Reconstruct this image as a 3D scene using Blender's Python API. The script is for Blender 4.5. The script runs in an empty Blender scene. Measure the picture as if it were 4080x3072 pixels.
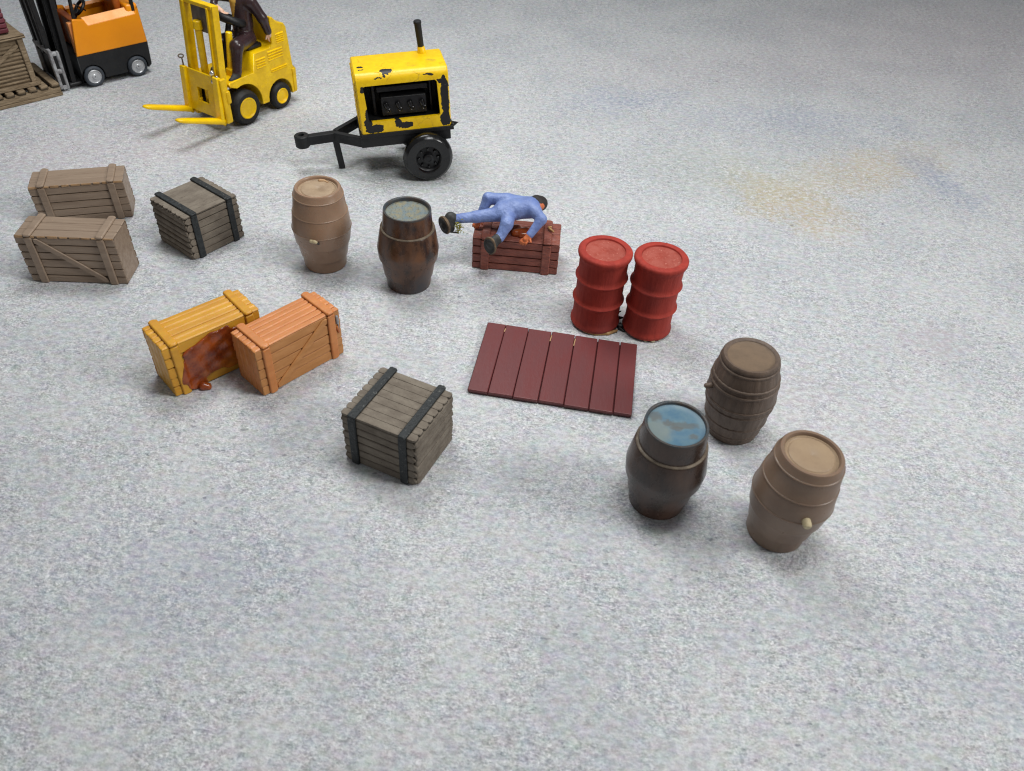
import bpy, bmesh, math, random
import numpy as np
from mathutils import Vector, Matrix
R = math.radians
scene = bpy.context.scene
col = scene.collection
random.seed(7)

# ------------------------------------------------------------------ camera
cd = bpy.data.cameras.new('camera'); cam = bpy.data.objects.new('camera', cd); col.objects.link(cam)
cd.sensor_fit = 'HORIZONTAL'; cd.sensor_width = 36.0; cd.lens = 27.67
cd.clip_start = 0.05; cd.clip_end = 300
PITCH, ROLL, CAMH = R(43.376), R(4.405), 5.4707
fw = Vector((0, math.cos(PITCH), -math.sin(PITCH))); up0 = Vector((0, math.sin(PITCH), math.cos(PITCH))); rt0 = Vector((1, 0, 0))
rt = math.cos(ROLL)*rt0 + math.sin(ROLL)*up0; up = -math.sin(ROLL)*rt0 + math.cos(ROLL)*up0
cam.matrix_world = Matrix(((rt.x, up.x, -fw.x, 0), (rt.y, up.y, -fw.y, 0), (rt.z, up.z, -fw.z, CAMH), (0, 0, 0, 1)))
cd.dof.use_dof = True; cd.dof.focus_distance = 9.2; cd.dof.aperture_fstop = 0.95
scene.camera = cam

# ------------------------------------------------------------------ light
world = bpy.data.worlds.new('World'); scene.world = world; world.use_nodes = True
bg = world.node_tree.nodes['Background']
bg.inputs['Color'].default_value = (0.97, 0.98, 1.0, 1); bg.inputs['Strength'].default_value = 0.165
def area_lamp(name, loc, target, size, power, color):
    ld = bpy.data.lights.new(name, 'AREA'); ld.shape = 'RECTANGLE'; ld.size, ld.size_y = size
    ld.energy = power; ld.color = color
    o = bpy.data.objects.new(name, ld); col.objects.link(o); o.location = loc
    o.rotation_euler = (Vector(target)-Vector(loc)).to_track_quat('-Z', 'Y').to_euler()
    return o
area_lamp('right_key_lamp', (20.0, 2.5, 15.0), (-1.0, 6.5, 0), (6.0, 6.0), 2750, (1.0, 0.99, 0.97))  # soft key light from the front right, throws shadows to the left
area_lamp('front_ceiling_lamp', (2.2, 5.6, 11.0), (2.2, 5.6, 0), (4.0, 2.6), 570, (0.99, 1.0, 0.995))
area_lamp('rear_fill_light', (-3.2, 11.4, 11.0), (-3.2, 11.4, 0), (5.0, 4.0), 860, (0.99, 1.0, 0.995))  # added fill light, only there to keep the far ground bright
scene.cycles.filter_width = 1.15
scene.cycles.max_bounces = 5; scene.cycles.diffuse_bounces = 3; scene.cycles.glossy_bounces = 3
scene.cycles.caustics_reflective = False; scene.cycles.caustics_refractive = False
scene.view_settings.view_transform = 'Standard'; scene.view_settings.look = 'None'
scene.view_settings.exposure = 0.0; scene.view_settings.gamma = 1.0
scene.view_settings.use_curve_mapping = False

# ------------------------------------------------------------------ materials
def sc(r, g, b):      # sRGB 0-255 to linear
    f = lambda c: (c/255/12.92 if c <= 10 else ((c/255+0.055)/1.055)**2.4)
    return (f(r), f(g), f(b), 1.0)
class NT:
    def __init__(s, name):
        s.m = bpy.data.materials.new(name); s.m.use_nodes = True; s.t = s.m.node_tree
        s.b = s.t.nodes['Principled BSDF']
    def n(s, typ, **kw):
        nd = s.t.nodes.new(typ)
        for k, v in kw.items(): setattr(nd, k, v)
        return nd
    def l(s, a, b): s.t.links.new(a, b)
    def coord(s): return s.n('ShaderNodeTexCoord').outputs['Object']
    def mapping(s, vec, scale=(1, 1, 1), loc=(0, 0, 0)):
        m = s.n('ShaderNodeMapping'); m.inputs['Scale'].default_value = scale; m.inputs['Location'].default_value = loc
        s.l(vec, m.inputs['Vector']); return m.outputs['Vector']
    def noise(s, vec, scale, detail=4, rough=0.6, dist=0.0, out='Fac'):
        nd = s.n('ShaderNodeTexNoise'); nd.inputs['Scale'].default_value = scale; nd.inputs['Detail'].default_value = detail
        nd.inputs['Roughness'].default_value = rough; nd.inputs['Distortion'].default_value = dist
        if vec is not None: s.l(vec, nd.inputs['Vector'])
        return nd.outputs[out]
    def rng(s, v, a, b, c=0.0, d=1.0):
        nd = s.n('ShaderNodeMapRange'); nd.inputs[1].default_value = a; nd.inputs[2].default_value = b
        nd.inputs[3].default_value = c; nd.inputs[4].default_value = d; s.l(v, nd.inputs[0]); return nd.outputs[0]
    def math(s, op, a, b=None):
        nd = s.n('ShaderNodeMath', operation=op)
        for i, v in enumerate((a, b)):
            if v is None: continue
            if isinstance(v, (int, float)): nd.inputs[i].default_value = v
            else: s.l(v, nd.inputs[i])
        return nd.outputs[0]
    def mix(s, fac, a, b, blend='MIX'):
        nd = s.n('ShaderNodeMix', data_type='RGBA', blend_type=blend)
        for sock, v in ((nd.inputs[0], fac), (nd.inputs[6], a), (nd.inputs[7], b)):
            if isinstance(v, (int, float)): sock.default_value = v
            elif isinstance(v, tuple): sock.default_value = v
            else: s.l(v, sock)
        return nd.outputs[2]
    def bump(s, h, strength, dist=0.01, prev=None):
        nd = s.n('ShaderNodeBump'); nd.inputs['Strength'].default_value = strength; nd.inputs['Distance'].default_value = dist
        s.l(h, nd.inputs['Height'])
        if prev is not None: s.l(prev, nd.inputs['Normal'])
        return nd.outputs['Normal']
    def fin(s, color=None, rough=None, normal=None, **kw):
        if color is not None:
            if isinstance(color, tuple): s.b.inputs['Base Color'].default_value = color
            else: s.l(color, s.b.inputs['Base Color'])
        if rough is not None:
            if isinstance(rough, (int, float)): s.b.inputs['Roughness'].default_value = rough
            else: s.l(rough, s.b.inputs['Roughness'])
        if normal is not None: s.l(normal, s.b.inputs['Normal'])
        for k, v in kw.items(): s.b.inputs[k].default_value = v
        return s.m

def plain(name, c1, c2, scale=7.0, rough=0.5, bump=0.25, bscale=45, stretch=(1, 1, 1), spec=0.4, sss=0.0, metal=0.0,
          speck=None, speck_amt=0.0, dist=0.01, c3=None):
    t = NT(name); v = t.mapping(t.coord(), stretch)
    n1 = t.noise(v, scale, 5, 0.65); n2 = t.noise(v, bscale, 4, 0.6); n3 = t.noise(t.coord(), scale*0.37, 3, 0.5)
    c = t.mix(t.rng(n1, 0.36, 0.64), c1, c2)
    if c3 is not None: c = t.mix(t.rng(n3, 0.50, 0.66), c, c3)
    if speck is not None:
        sp = t.noise(t.coord(), 34, 3, 0.7)
        c = t.mix(t.rng(sp, 0.70-speck_amt, 0.74-speck_amt), c, speck)
    rr = t.rng(n1, 0.3, 0.7, max(0.05, rough-0.10), min(1, rough+0.12))
    kw = {'Specular IOR Level': spec, 'Metallic': metal}
    if sss > 0:
        kw['Subsurface Weight'] = sss; kw['Subsurface Scale'] = 0.05
    return t.fin(c, rr, t.bump(n2, bump, dist), **kw)

MAT = {}
def mats():
    M = MAT
    M['tan_crate'] = plain('tan_crate_plastic', sc(152, 133, 115), sc(136, 117, 100), 5, 0.42, 0.5, 26, (0.35, 3.0, 3.0), 0.4, speck=sc(176, 150, 118), speck_amt=0.0)
    M['tan_edge'] = plain('tan_flash', sc(188, 152, 112), sc(160, 126, 92), 12, 0.5, 0.3)
    M['grey_crate'] = plain('grey_crate_plaster', sc(130, 121, 109), sc(110, 101, 91), 7, 0.85, 0.7, 24, (0.8, 1.2, 1.2), 0.2, speck=sc(88, 76, 62), speck_amt=0.03, dist=.014)
    M['black_strap'] = plain('black_strap_paint', sc(28, 32, 34), sc(46, 50, 51), 18, 0.55, 1.0, 26, (1, 1, 1), 0.4, speck=sc(104, 106, 102), speck_amt=0.06, dist=.014)
    M['yellow_crate'] = plain('yellow_crate_plastic', sc(214, 158, 50), sc(196, 140, 42), 4, 0.38, 0.25, 24, (0.5, 2, 2), 0.4, 0.12)
    M['orange_crate'] = plain('orange_crate_plastic', sc(208, 136, 78), sc(192, 121, 66), 4, 0.38, 0.25, 24, (0.5, 2, 2), 0.4, 0.12)
    M['orange_wood'] = plain('orange_crate_stained_panel', sc(196, 138, 84), sc(182, 126, 74), 9, 0.5, 0.25, 30, (0.5, 2, 2), 0.35)
    M['brown_crate'] = plain('red_brown_paint', sc(150, 86, 70), sc(122, 66, 55), 8, 0.42, 1.0, 22, (0.6, 1.8, 1.8), 0.5, speck=sc(176, 128, 114), speck_amt=0.0, dist=.016)
    M['glue'] = plain('brown_glue', sc(166, 80, 28), sc(112, 46, 22), 6, 0.12, 0.5, 9, (1, 1, 1), 0.6, 0.2, c3=sc(190, 112, 36), dist=.02)
    M['pale_glue'] = plain('pale_glue', sc(186, 150, 96), sc(150, 110, 66), 12, 0.45, 0.6, 30)
    M['tan_barrel'] = plain('tan_barrel_plastic', sc(152, 124, 102), sc(140, 113, 92), 3, 0.30, 0.12, 26, (1, 1, 1), 0.5, 0.06)
    M['tan_head'] = plain('tan_barrel_head', sc(168, 146, 120), sc(148, 125, 101), 9, 0.45, 0.35, 30, (1, 1, 1), 0.4, speck=sc(190, 172, 140), speck_amt=0.02)
    M['tan_barrel2'] = plain('taupe_barrel_plastic', sc(132, 110, 92), sc(120, 99, 84), 3, 0.34, 0.12, 26, (1, 1, 1), 0.45, 0.06)
    M['tan_head2'] = plain('taupe_barrel_head', sc(160, 138, 112), sc(148, 126, 102), 5, 0.42, 0.2, 20, (1, 1, 1), 0.4)
    M['dark_barrel'] = plain('dark_barrel_paint', sc(46, 34, 30), sc(104, 70, 46), 5.5, 0.28, 0.35, 24, (1, 1, 0.55), 0.5, c3=sc(62, 60, 63), speck=sc(128, 90, 58), speck_amt=-0.02)
    M['dark_barrel2'] = plain('charcoal_barrel_paint', sc(46, 37, 34), sc(76, 58, 48), 4, 0.28, 0.3, 24, (1, 1, 0.55), 0.5, c3=sc(104, 76, 62))
    M['worn_ring'] = plain('worn_ring_paint', sc(122, 108, 90), sc(84, 72, 60), 10, 0.5, 0.3)
    M['bluegrey_head'] = plain('blue_grey_crust', sc(112, 128, 134), sc(142, 136, 112), 13, 0.7, 1.0, 22, (1, 1, 1), 0.3, speck=sc(96, 88, 66), speck_amt=0.08, dist=0.03)
    M['blue_rim'] = plain('blue_rim_paint', sc(58, 66, 72), sc(76, 64, 54), 8, 0.4, 0.3)
    M['brown_barrel'] = plain('brown_barrel_resin', sc(108, 91, 78), sc(90, 76, 66), 7, 0.5, 0.5, 22, (2.2, 2.2, 0.35), 0.4, speck=sc(138, 122, 106), speck_amt=0.0)
    M['brown_head'] = plain('brown_barrel_head', sc(118, 99, 80), sc(106, 89, 72), 8, 0.6, 0.35, 30)
    M['cream'] = plain('cream_peg', sc(206, 192, 156), sc(186, 170, 134), 10, 0.5, 0.3)
    M['red_drum'] = plain('red_drum_paint', sc(170, 58, 45), sc(148, 50, 41), 4, 0.74, 0.45, 26, (2.5, 2.5, 0.3), 0.35, c3=sc(140, 54, 48), speck=sc(112, 38, 32), speck_amt=0.02)
    M['red_head'] = plain('red_drum_head', sc(168, 88, 76), sc(156, 70, 58), 9, 0.8, 0.8, 40, (1, 1, 1), 0.25, speck=sc(192, 120, 106), speck_amt=0.08)
    M['maroon'] = plain('maroon_plank_plastic', sc(112, 57, 57), sc(103, 52, 53), 4, 0.42, 0.25, 26, (1.5, 0.5, 1), 0.45, speck=sc(146, 104, 98), speck_amt=-0.01)
    M['maroon_box'] = plain('maroon_box_plastic', sc(112, 52, 62), sc(96, 42, 52), 5, 0.5, 0.3)
    M['pallet'] = plain('pallet_wood', sc(148, 130, 106), sc(116, 99, 78), 10, 0.75, 1.0, 26, (0.5, 2.2, 2.2), 0.25, dist=.016)
    M['black'] = plain('black_plastic', sc(15, 15, 17), sc(24, 24, 26), 7, 0.42, 0.3, 30, (1, 1, 1), 0.4)
    M['black_worn'] = plain('black_worn_paint', sc(13, 13, 15), sc(22, 22, 24), 7, 0.5, 0.4, 28, (1, 1, 1), 0.4, speck=sc(120, 122, 124), speck_amt=-0.035)
    M['black_dull'] = plain('dark_grey_plastic', sc(28, 29, 31), sc(22, 23, 25), 7, 0.6, 0.25, 30)
    M['rubber'] = plain('tyre_rubber', sc(24, 24, 25), sc(36, 36, 37), 12, 0.6, 0.6, 40, (1, 1, 1), 0.35)
    M['gloss_black'] = plain('gloss_black_plastic', sc(9, 9, 10), sc(15, 15, 16), 7, 0.22, 0.15, 20, (1, 1, 1), 0.5)
    M['grey_rubber'] = plain('grey_rubber', sc(66, 72, 80), sc(54, 58, 64), 9, 0.6, 0.3, 30)
    M['silver'] = plain('silver_hub', sc(206, 208, 210), sc(180, 182, 186), 9, 0.35, 0.2, 30, (1, 1, 1), 0.5, 0, 0.35)
    M['silver_paint'] = plain('silver_grey_paint', sc(176, 178, 180), sc(112, 108, 110), 9, 0.5, 0.5, 26, (1, 1, 1), 0.4, 0, 0.1)
    M['metal'] = plain('bright_solder', sc(222, 220, 214), sc(172, 170, 166), 12, 0.22, 0.6, 30, (1, 1, 1), 0.5, 0, 0.9)
    M['orange'] = plain('orange_gloss_plastic', sc(240, 150, 20), sc(232, 142, 16), 2, 0.34, 0.08, 16, (1, 1, 1), 0.45, 0.08)
    M['orange_dark'] = plain('orange_interior', sc(170, 88, 26), sc(146, 64, 20), 5, 0.4, 0.2)
    M['yellow'] = plain('yellow_enamel', sc(250, 208, 5), sc(236, 190, 4), 5, 0.30, 0.6, 18, (1, 1, 1), 0.45, speck=sc(198, 148, 10), speck_amt=0.0)
    M['yellow_dirty'] = plain('yellow_enamel_grimy', sc(244, 200, 6), sc(220, 176, 7), 6, 0.32, 0.7, 18, (1, 1, 1), 0.4, speck=sc(150, 116, 20), speck_amt=0.0)
    M['mast_metal'] = plain('bare_mast_metal', sc(78, 72, 66), sc(112, 108, 104), 8, 0.4, 0.4, 24, (1, 1, 0.5), 0.5, 0, 0.4)
    M['brown_suit'] = plain('dark_brown_gloss_paint', sc(58, 42, 44), sc(46, 33, 36), 7, 0.22, 0.3, 14, (1, 1, 1), 0.5)
    M['skin'] = plain('skin_paint', sc(226, 192, 166), sc(214, 172, 146), 10, 0.45, 0.2, 20, sss=0.1)
    M['mustard'] = plain('mustard_shirt_paint', sc(190, 148, 62), sc(168, 126, 50), 10, 0.5, 0.3)
    M['blue_suit'] = plain('blue_coverall_paint', sc(128, 148, 198), sc(102, 122, 178), 7, 0.45, 1.0, 13, (1, 1, 1), 0.45, speck=sc(146, 164, 206), speck_amt=0.0, dist=.02)
    M['orange_hand'] = plain('orange_skin_paint', sc(222, 128, 80), sc(200, 104, 60), 10, 0.5, 0.3)
    M['boot'] = plain('black_boot_paint', sc(64, 66, 66), sc(46, 44, 42), 10, 0.6, 0.7, 22, (1, 1, 1), 0.35, speck=sc(140, 108, 72), speck_amt=-0.01)
    M['sole_edge'] = plain('boot_sole_edge', sc(120, 100, 76), sc(78, 66, 56), 14, 0.6, 0.5, 24)
    M['hair'] = plain('dark_hair_paint', sc(50, 44, 42), sc(40, 36, 34), 10, 0.55, 0.4)
    M['moss'] = plain('moss_flock', sc(150, 142, 44), sc(116, 110, 36), 20, 0.9, 0.6)
    M['twig'] = plain('grey_twig', sc(88, 88, 84), sc(70, 70, 68), 12, 0.7, 0.4)
    M['void'] = plain('black_engine_bay', sc(14, 14, 15), sc(20, 20, 21), 5, 0.5, 0.2)
mats()

def blue_lid():
    t = NT('smudged_blue_lid'); co = t.coord()
    wp = t.noise(co, 22, 4, 0.7, out='Color'); va = t.n('ShaderNodeVectorMath', operation='MULTIPLY_ADD'); t.l(wp, va.inputs[0]); va.inputs[1].default_value = (.09, .09, 0); t.l(co, va.inputs[2])
    sep = t.n('ShaderNodeSeparateXYZ'); t.l(va.outputs[0], sep.inputs[0])
    def spot(cx, cy, rx, ry):
        a = t.math('POWER', t.math('ABSOLUTE', t.math('DIVIDE', t.math('SUBTRACT', sep.outputs[0], cx+.045), rx)), 2.0)
        b = t.math('POWER', t.math('ABSOLUTE', t.math('DIVIDE', t.math('SUBTRACT', sep.outputs[1], cy+.045), ry)), 2.0)
        return t.rng(t.math('ADD', a, b), 0.4, 1.5, 1, 0)
    c = t.mix(t.rng(t.noise(co, 9, 4, 0.6), 0.35, 0.65), sc(74, 108, 130), sc(94, 122, 134))
    c = t.mix(t.math('MULTIPLY', spot(-.17, -.06, .12, .14), 0.6), c, sc(126, 130, 118))
    for a in ((.06, -.005, .12, .04), (-.06, .02, .05, .035), (.0, -.04, .05, .03), (-.16, .10, .06, .05), (.12, -.12, .04, .03)): c = t.mix(t.math('MULTIPLY', spot(*a), 0.62), c, sc(92, 88, 80))
    return t.fin(c, 0.45, t.bump(t.noise(co, 24, 3, 0.6), 0.25, 0.006))
MAT['blue_head'] = blue_lid()

def chipped_yellow():
    t = NT('chipped_yellow_paint'); co = t.coord()
    n = t.noise(co, 9, 5, 0.7); warp = t.noise(co, 11, 4, 0.7, out='Color')
    add = t.n('ShaderNodeVectorMath', operation='MULTIPLY_ADD'); t.l(warp, add.inputs[0])
    add.inputs[1].default_value = (0.09, 0.09, 0.09); t.l(co, add.inputs[2])
    sub = t.n('ShaderNodeVectorMath', operation='SUBTRACT'); t.l(add.outputs[0], sub.inputs[0]); sub.inputs[1].default_value = (0.045, 0.045, 0.045)
    sep = t.n('ShaderNodeSeparateXYZ'); t.l(sub.outputs[0], sep.inputs[0])
    X, Y, Zc = sep.outputs
    def spot(cx, cy, cz, rx, ry, rz):
        s = None
        for o, c, r_ in ((X, cx, rx), (Y, cy, ry), (Zc, cz, rz)):
            if r_ is None: continue
            d = t.math('DIVIDE', t.math('SUBTRACT', o, c), r_); d = t.math('POWER', t.math('ABSOLUTE', d), 2.6)
            s = d if s is None else t.math('ADD', s, d)
        return s
    # spots on the near side (y = -0.43) and on the top, in the trailer's own metres
    S = [(1.452, -.36, 1.02, .050, .12, .30), (1.44, -.36, .73, .07, .12, .09), (.50, -.36, .690, .12, .12, .055), (.425, -.36, .77, .05, .12, .07), (.43, -.36, .88, .022, .12, .07),
         (.815, -.36, .745, .045, .12, .05), (.91, -.36, .70, .10, .12, .036), (.405, -.36, 1.22, .026, .12, .045), (1.40, -.36, 1.24, .04, .12, .03),
         (.73, -.27, 1.40, .075, .05, .06), (.70, -.32, 1.39, .02, .05, .05), (.42, -.10, 1.40, .035, .025, .06), (.43, -.19, 1.40, .03, .02, .06), (.58, .33, 1.39, .28, .04, .1),
         (1.26, -.35, 1.335, .07, .03, .010), (.62, -.35, 1.345, .06, .03, .010)]
    m = None
    for s in S:
        d = spot(*s); m = d if m is None else t.math('MINIMUM', m, d)
    mask = t.math('LESS_THAN', m, 1.0)
    y = t.mix(t.rng(n, 0.35, 0.65), sc(248, 206, 18), sc(234, 188, 12))
    grime = t.noise(co, 4.2, 4, 0.6)
    y = t.mix(t.rng(grime, 0.63, 0.74, 0, 0.55), y, sc(124, 118, 62))
    vor = t.n('ShaderNodeTexVoronoi', feature='DISTANCE_TO_EDGE'); vor.inputs['Scale'].default_value = 6.5; t.l(sub.outputs[0], vor.inputs['Vector'])
    crack = t.rng(vor.outputs['Distance'], 0.0, 0.02, 1, 0)
    crack = t.math('MULTIPLY', crack, t.rng(t.noise(co, 3.0, 2, 0.5), 0.52, 0.56))
    y = t.mix(t.math('MULTIPLY', crack, 0.5), y, sc(140, 100, 20))
    c = t.mix(mask, y, sc(27, 27, 29))
    h = t.math('SUBTRACT', t.math('MULTIPLY', t.noise(co, 18, 4, 0.6), 0.35), t.math('ADD', mask, crack))
    rr = t.rng(mask, 0, 1, 0.38, 0.5)
    return t.fin(c, rr, t.bump(h, 0.55, 0.012), **{'Specular IOR Level': 0.45})
MAT['chipped'] = chipped_yellow()

def ground_mat():
    t = NT('speckled_backdrop_sheet'); co = t.coord()
    def n2(scale, detail=3, rough=0.65, st=(0.62, 1, 1), off=(0, 0, 0), out='Fac'):
        o = t.noise(t.mapping(co, st, off), scale, detail, rough, out=out); o.node.noise_dimensions = '2D'; return o
    c = t.mix(t.rng(n2(0.8, 4, 0.6, (1, 1, 1)), 0.36, 0.62), sc(184, 187, 191), sc(197, 199, 201))
    patch = n2(1.9, 3, 0.6, (0.8, 1, 1), (5, 9, 0))
    rugged = t.rng(patch, 0.36, 0.60, 0.35, 1.15)            # how grainy the print is, from place to place
    g0 = n2(15, 3, 0.6, (0.62, 1, 1), (4, 21, 0)); g1 = n2(24, 4, 0.7, (0.6, 1, 1)); g2 = n2(58, 3, 0.75, (0.62, 1, 1), (7, 3, 0))
    c = t.mix(t.math('MULTIPLY', t.rng(g1, 0.54, 0.36), 0.30), c, sc(122, 124, 128))
    c = t.mix(t.math('MULTIPLY', t.rng(g1, 0.50, 0.66), 0.28), c, sc(232, 234, 236))
    c = t.mix(t.math('MULTIPLY', t.math('MULTIPLY', t.rng(g2, 0.50, 0.30), rugged), 0.44), c, sc(84, 89, 97))
    c = t.mix(t.math('MULTIPLY', t.math('MULTIPLY', t.rng(g2, 0.52, 0.72), rugged), 0.50), c, sc(248, 249, 250))
    hue = n2(11, 3, 0.7, (0.6, 1, 1), (1, 2, 0), 'Color')
    c = t.mix(0.16, c, hue, 'OVERLAY')
    # stains with places of their own
    warp = n2(1.6, 4, 0.7, (1, 1, 1), (0, 0, 0), 'Color')
    va = t.n('ShaderNodeVectorMath', operation='MULTIPLY_ADD'); t.l(warp, va.inputs[0]); va.inputs[1].default_value = (1.5, 1.5, 0); t.l(co, va.inputs[2])
    vs = t.n('ShaderNodeVectorMath', operation='SUBTRACT'); t.l(va.outputs[0], vs.inputs[0]); vs.inputs[1].default_value = (0.75, 0.75, 0)
    sep = t.n('ShaderNodeSeparateXYZ'); t.l(vs.outputs[0], sep.inputs[0])
    def stain(cx, cy, rx, ry, ang):
        dx = t.math('SUBTRACT', sep.outputs[0], cx); dy = t.math('SUBTRACT', sep.outputs[1], cy)
        ca, sa = math.cos(R(ang)), math.sin(R(ang))
        u = t.math('DIVIDE', t.math('ADD', t.math('MULTIPLY', dx, ca), t.math('MULTIPLY', dy, sa)), rx)
        v = t.math('DIVIDE', t.math('SUBTRACT', t.math('MULTIPLY', dy, ca), t.math('MULTIPLY', dx, sa)), ry)
        d = t.math('ADD', t.math('MULTIPLY', u, u), t.math('MULTIPLY', v, v))
        return t.rng(d, 0.0, 1.8, 1, 0)
    patchy = t.rng(g1, 0.66, 0.34)
    for (cx, cy, rx, ry, ang, colr, amt) in GROUND_STAINS:
        c = t.mix(t.math('MULTIPLY', t.math('MULTIPLY', stain(cx, cy, rx, ry, ang), patchy), amt), c, colr)
    # bright chips and dark pits
    chips = n2(31, 2, 0.5, (0.55, 1, 1), (13, 4, 0)); pits = n2(18, 2, 0.5, (0.6, 1, 1), (3, 17, 0))
    fchip = t.math('MULTIPLY', t.rng(chips, 0.665, 0.72), rugged); fpit = t.math('MULTIPLY', t.rng(pits, 0.30, 0.245), t.rng(n2(0.45, 2, 0.5, (1, 1, 1), (8, 2.6, 0)), 0.44, 0.56, 0.15, 1.0))
    c = t.mix(t.math('MULTIPLY', fchip, 0.50), c, sc(248, 249, 250))
    c = t.mix(t.math('MULTIPLY', fpit, 0.42), c, sc(78, 82, 98))
    peb = t.math('MULTIPLY', t.rng(g0, 0.50, 0.68), rugged); hol = t.math('MULTIPLY', t.rng(g0, 0.42, 0.30), rugged)
    c = t.mix(t.math('MULTIPLY', peb, 0.16), c, sc(238, 240, 241)); c = t.mix(t.math('MULTIPLY', hol, 0.17), c, sc(112, 116, 122))
    h = t.math('ADD', t.math('MULTIPLY', t.math('ADD', g1, t.math('SUBTRACT', peb, hol)), 0.6), t.math('ADD', t.math('MULTIPLY', fchip, 0.4), t.math('MULTIPLY', g2, 0.7)))
    h = t.math('SUBTRACT', h, t.math('MULTIPLY', fpit, 0.5))
    return t.fin(c, 0.72, t.bump(h, 0.55, 0.018), **{'Specular IOR Level': 0.25})
OCH, BLU, PNK, GRN = sc(196, 172, 122), sc(140, 150, 178), sc(186, 172, 178), sc(168, 176, 158)
GROUND_STAINS = [(3.65, 9.9, .95, .55, -50, OCH, .66), (4.9, 11.0, 1.8, .55, 30, OCH, .54), (3.0, 10.6, 1.3, .8, 0, GRN, .45), (6.15, 11.0, .85, .32, -68, BLU, .75), (1.5, 12.9, 1.0, .42, 14, BLU, .6),
                 (4.4, 12.7, 1.8, .5, 5, BLU, .45), (3.2, 14.5, 2.5, 1.0, 10, PNK, .3), (8.7, 17.0, 4.5, 2.6, 20, PNK, .55), (-1.9, 10.0, 1.2, .6, 5, GRN, .35), (-6.3, 9.7, 1.3, .7, 20, PNK, .5), (-4.6, 10.0, .9, .4, 0, PNK, .4),
                 (-2.6, 3.4, 1.4, .6, 10, BLU, .3), (4.6, 7.0, .5, .3, 10, PNK, .5), (2.9, 5.9, 1.0, .5, -10, PNK, .3), (4.5, 3.5, 1.5, .8, 0, BLU, .25)]
MAT['ground'] = ground_mat()

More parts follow.
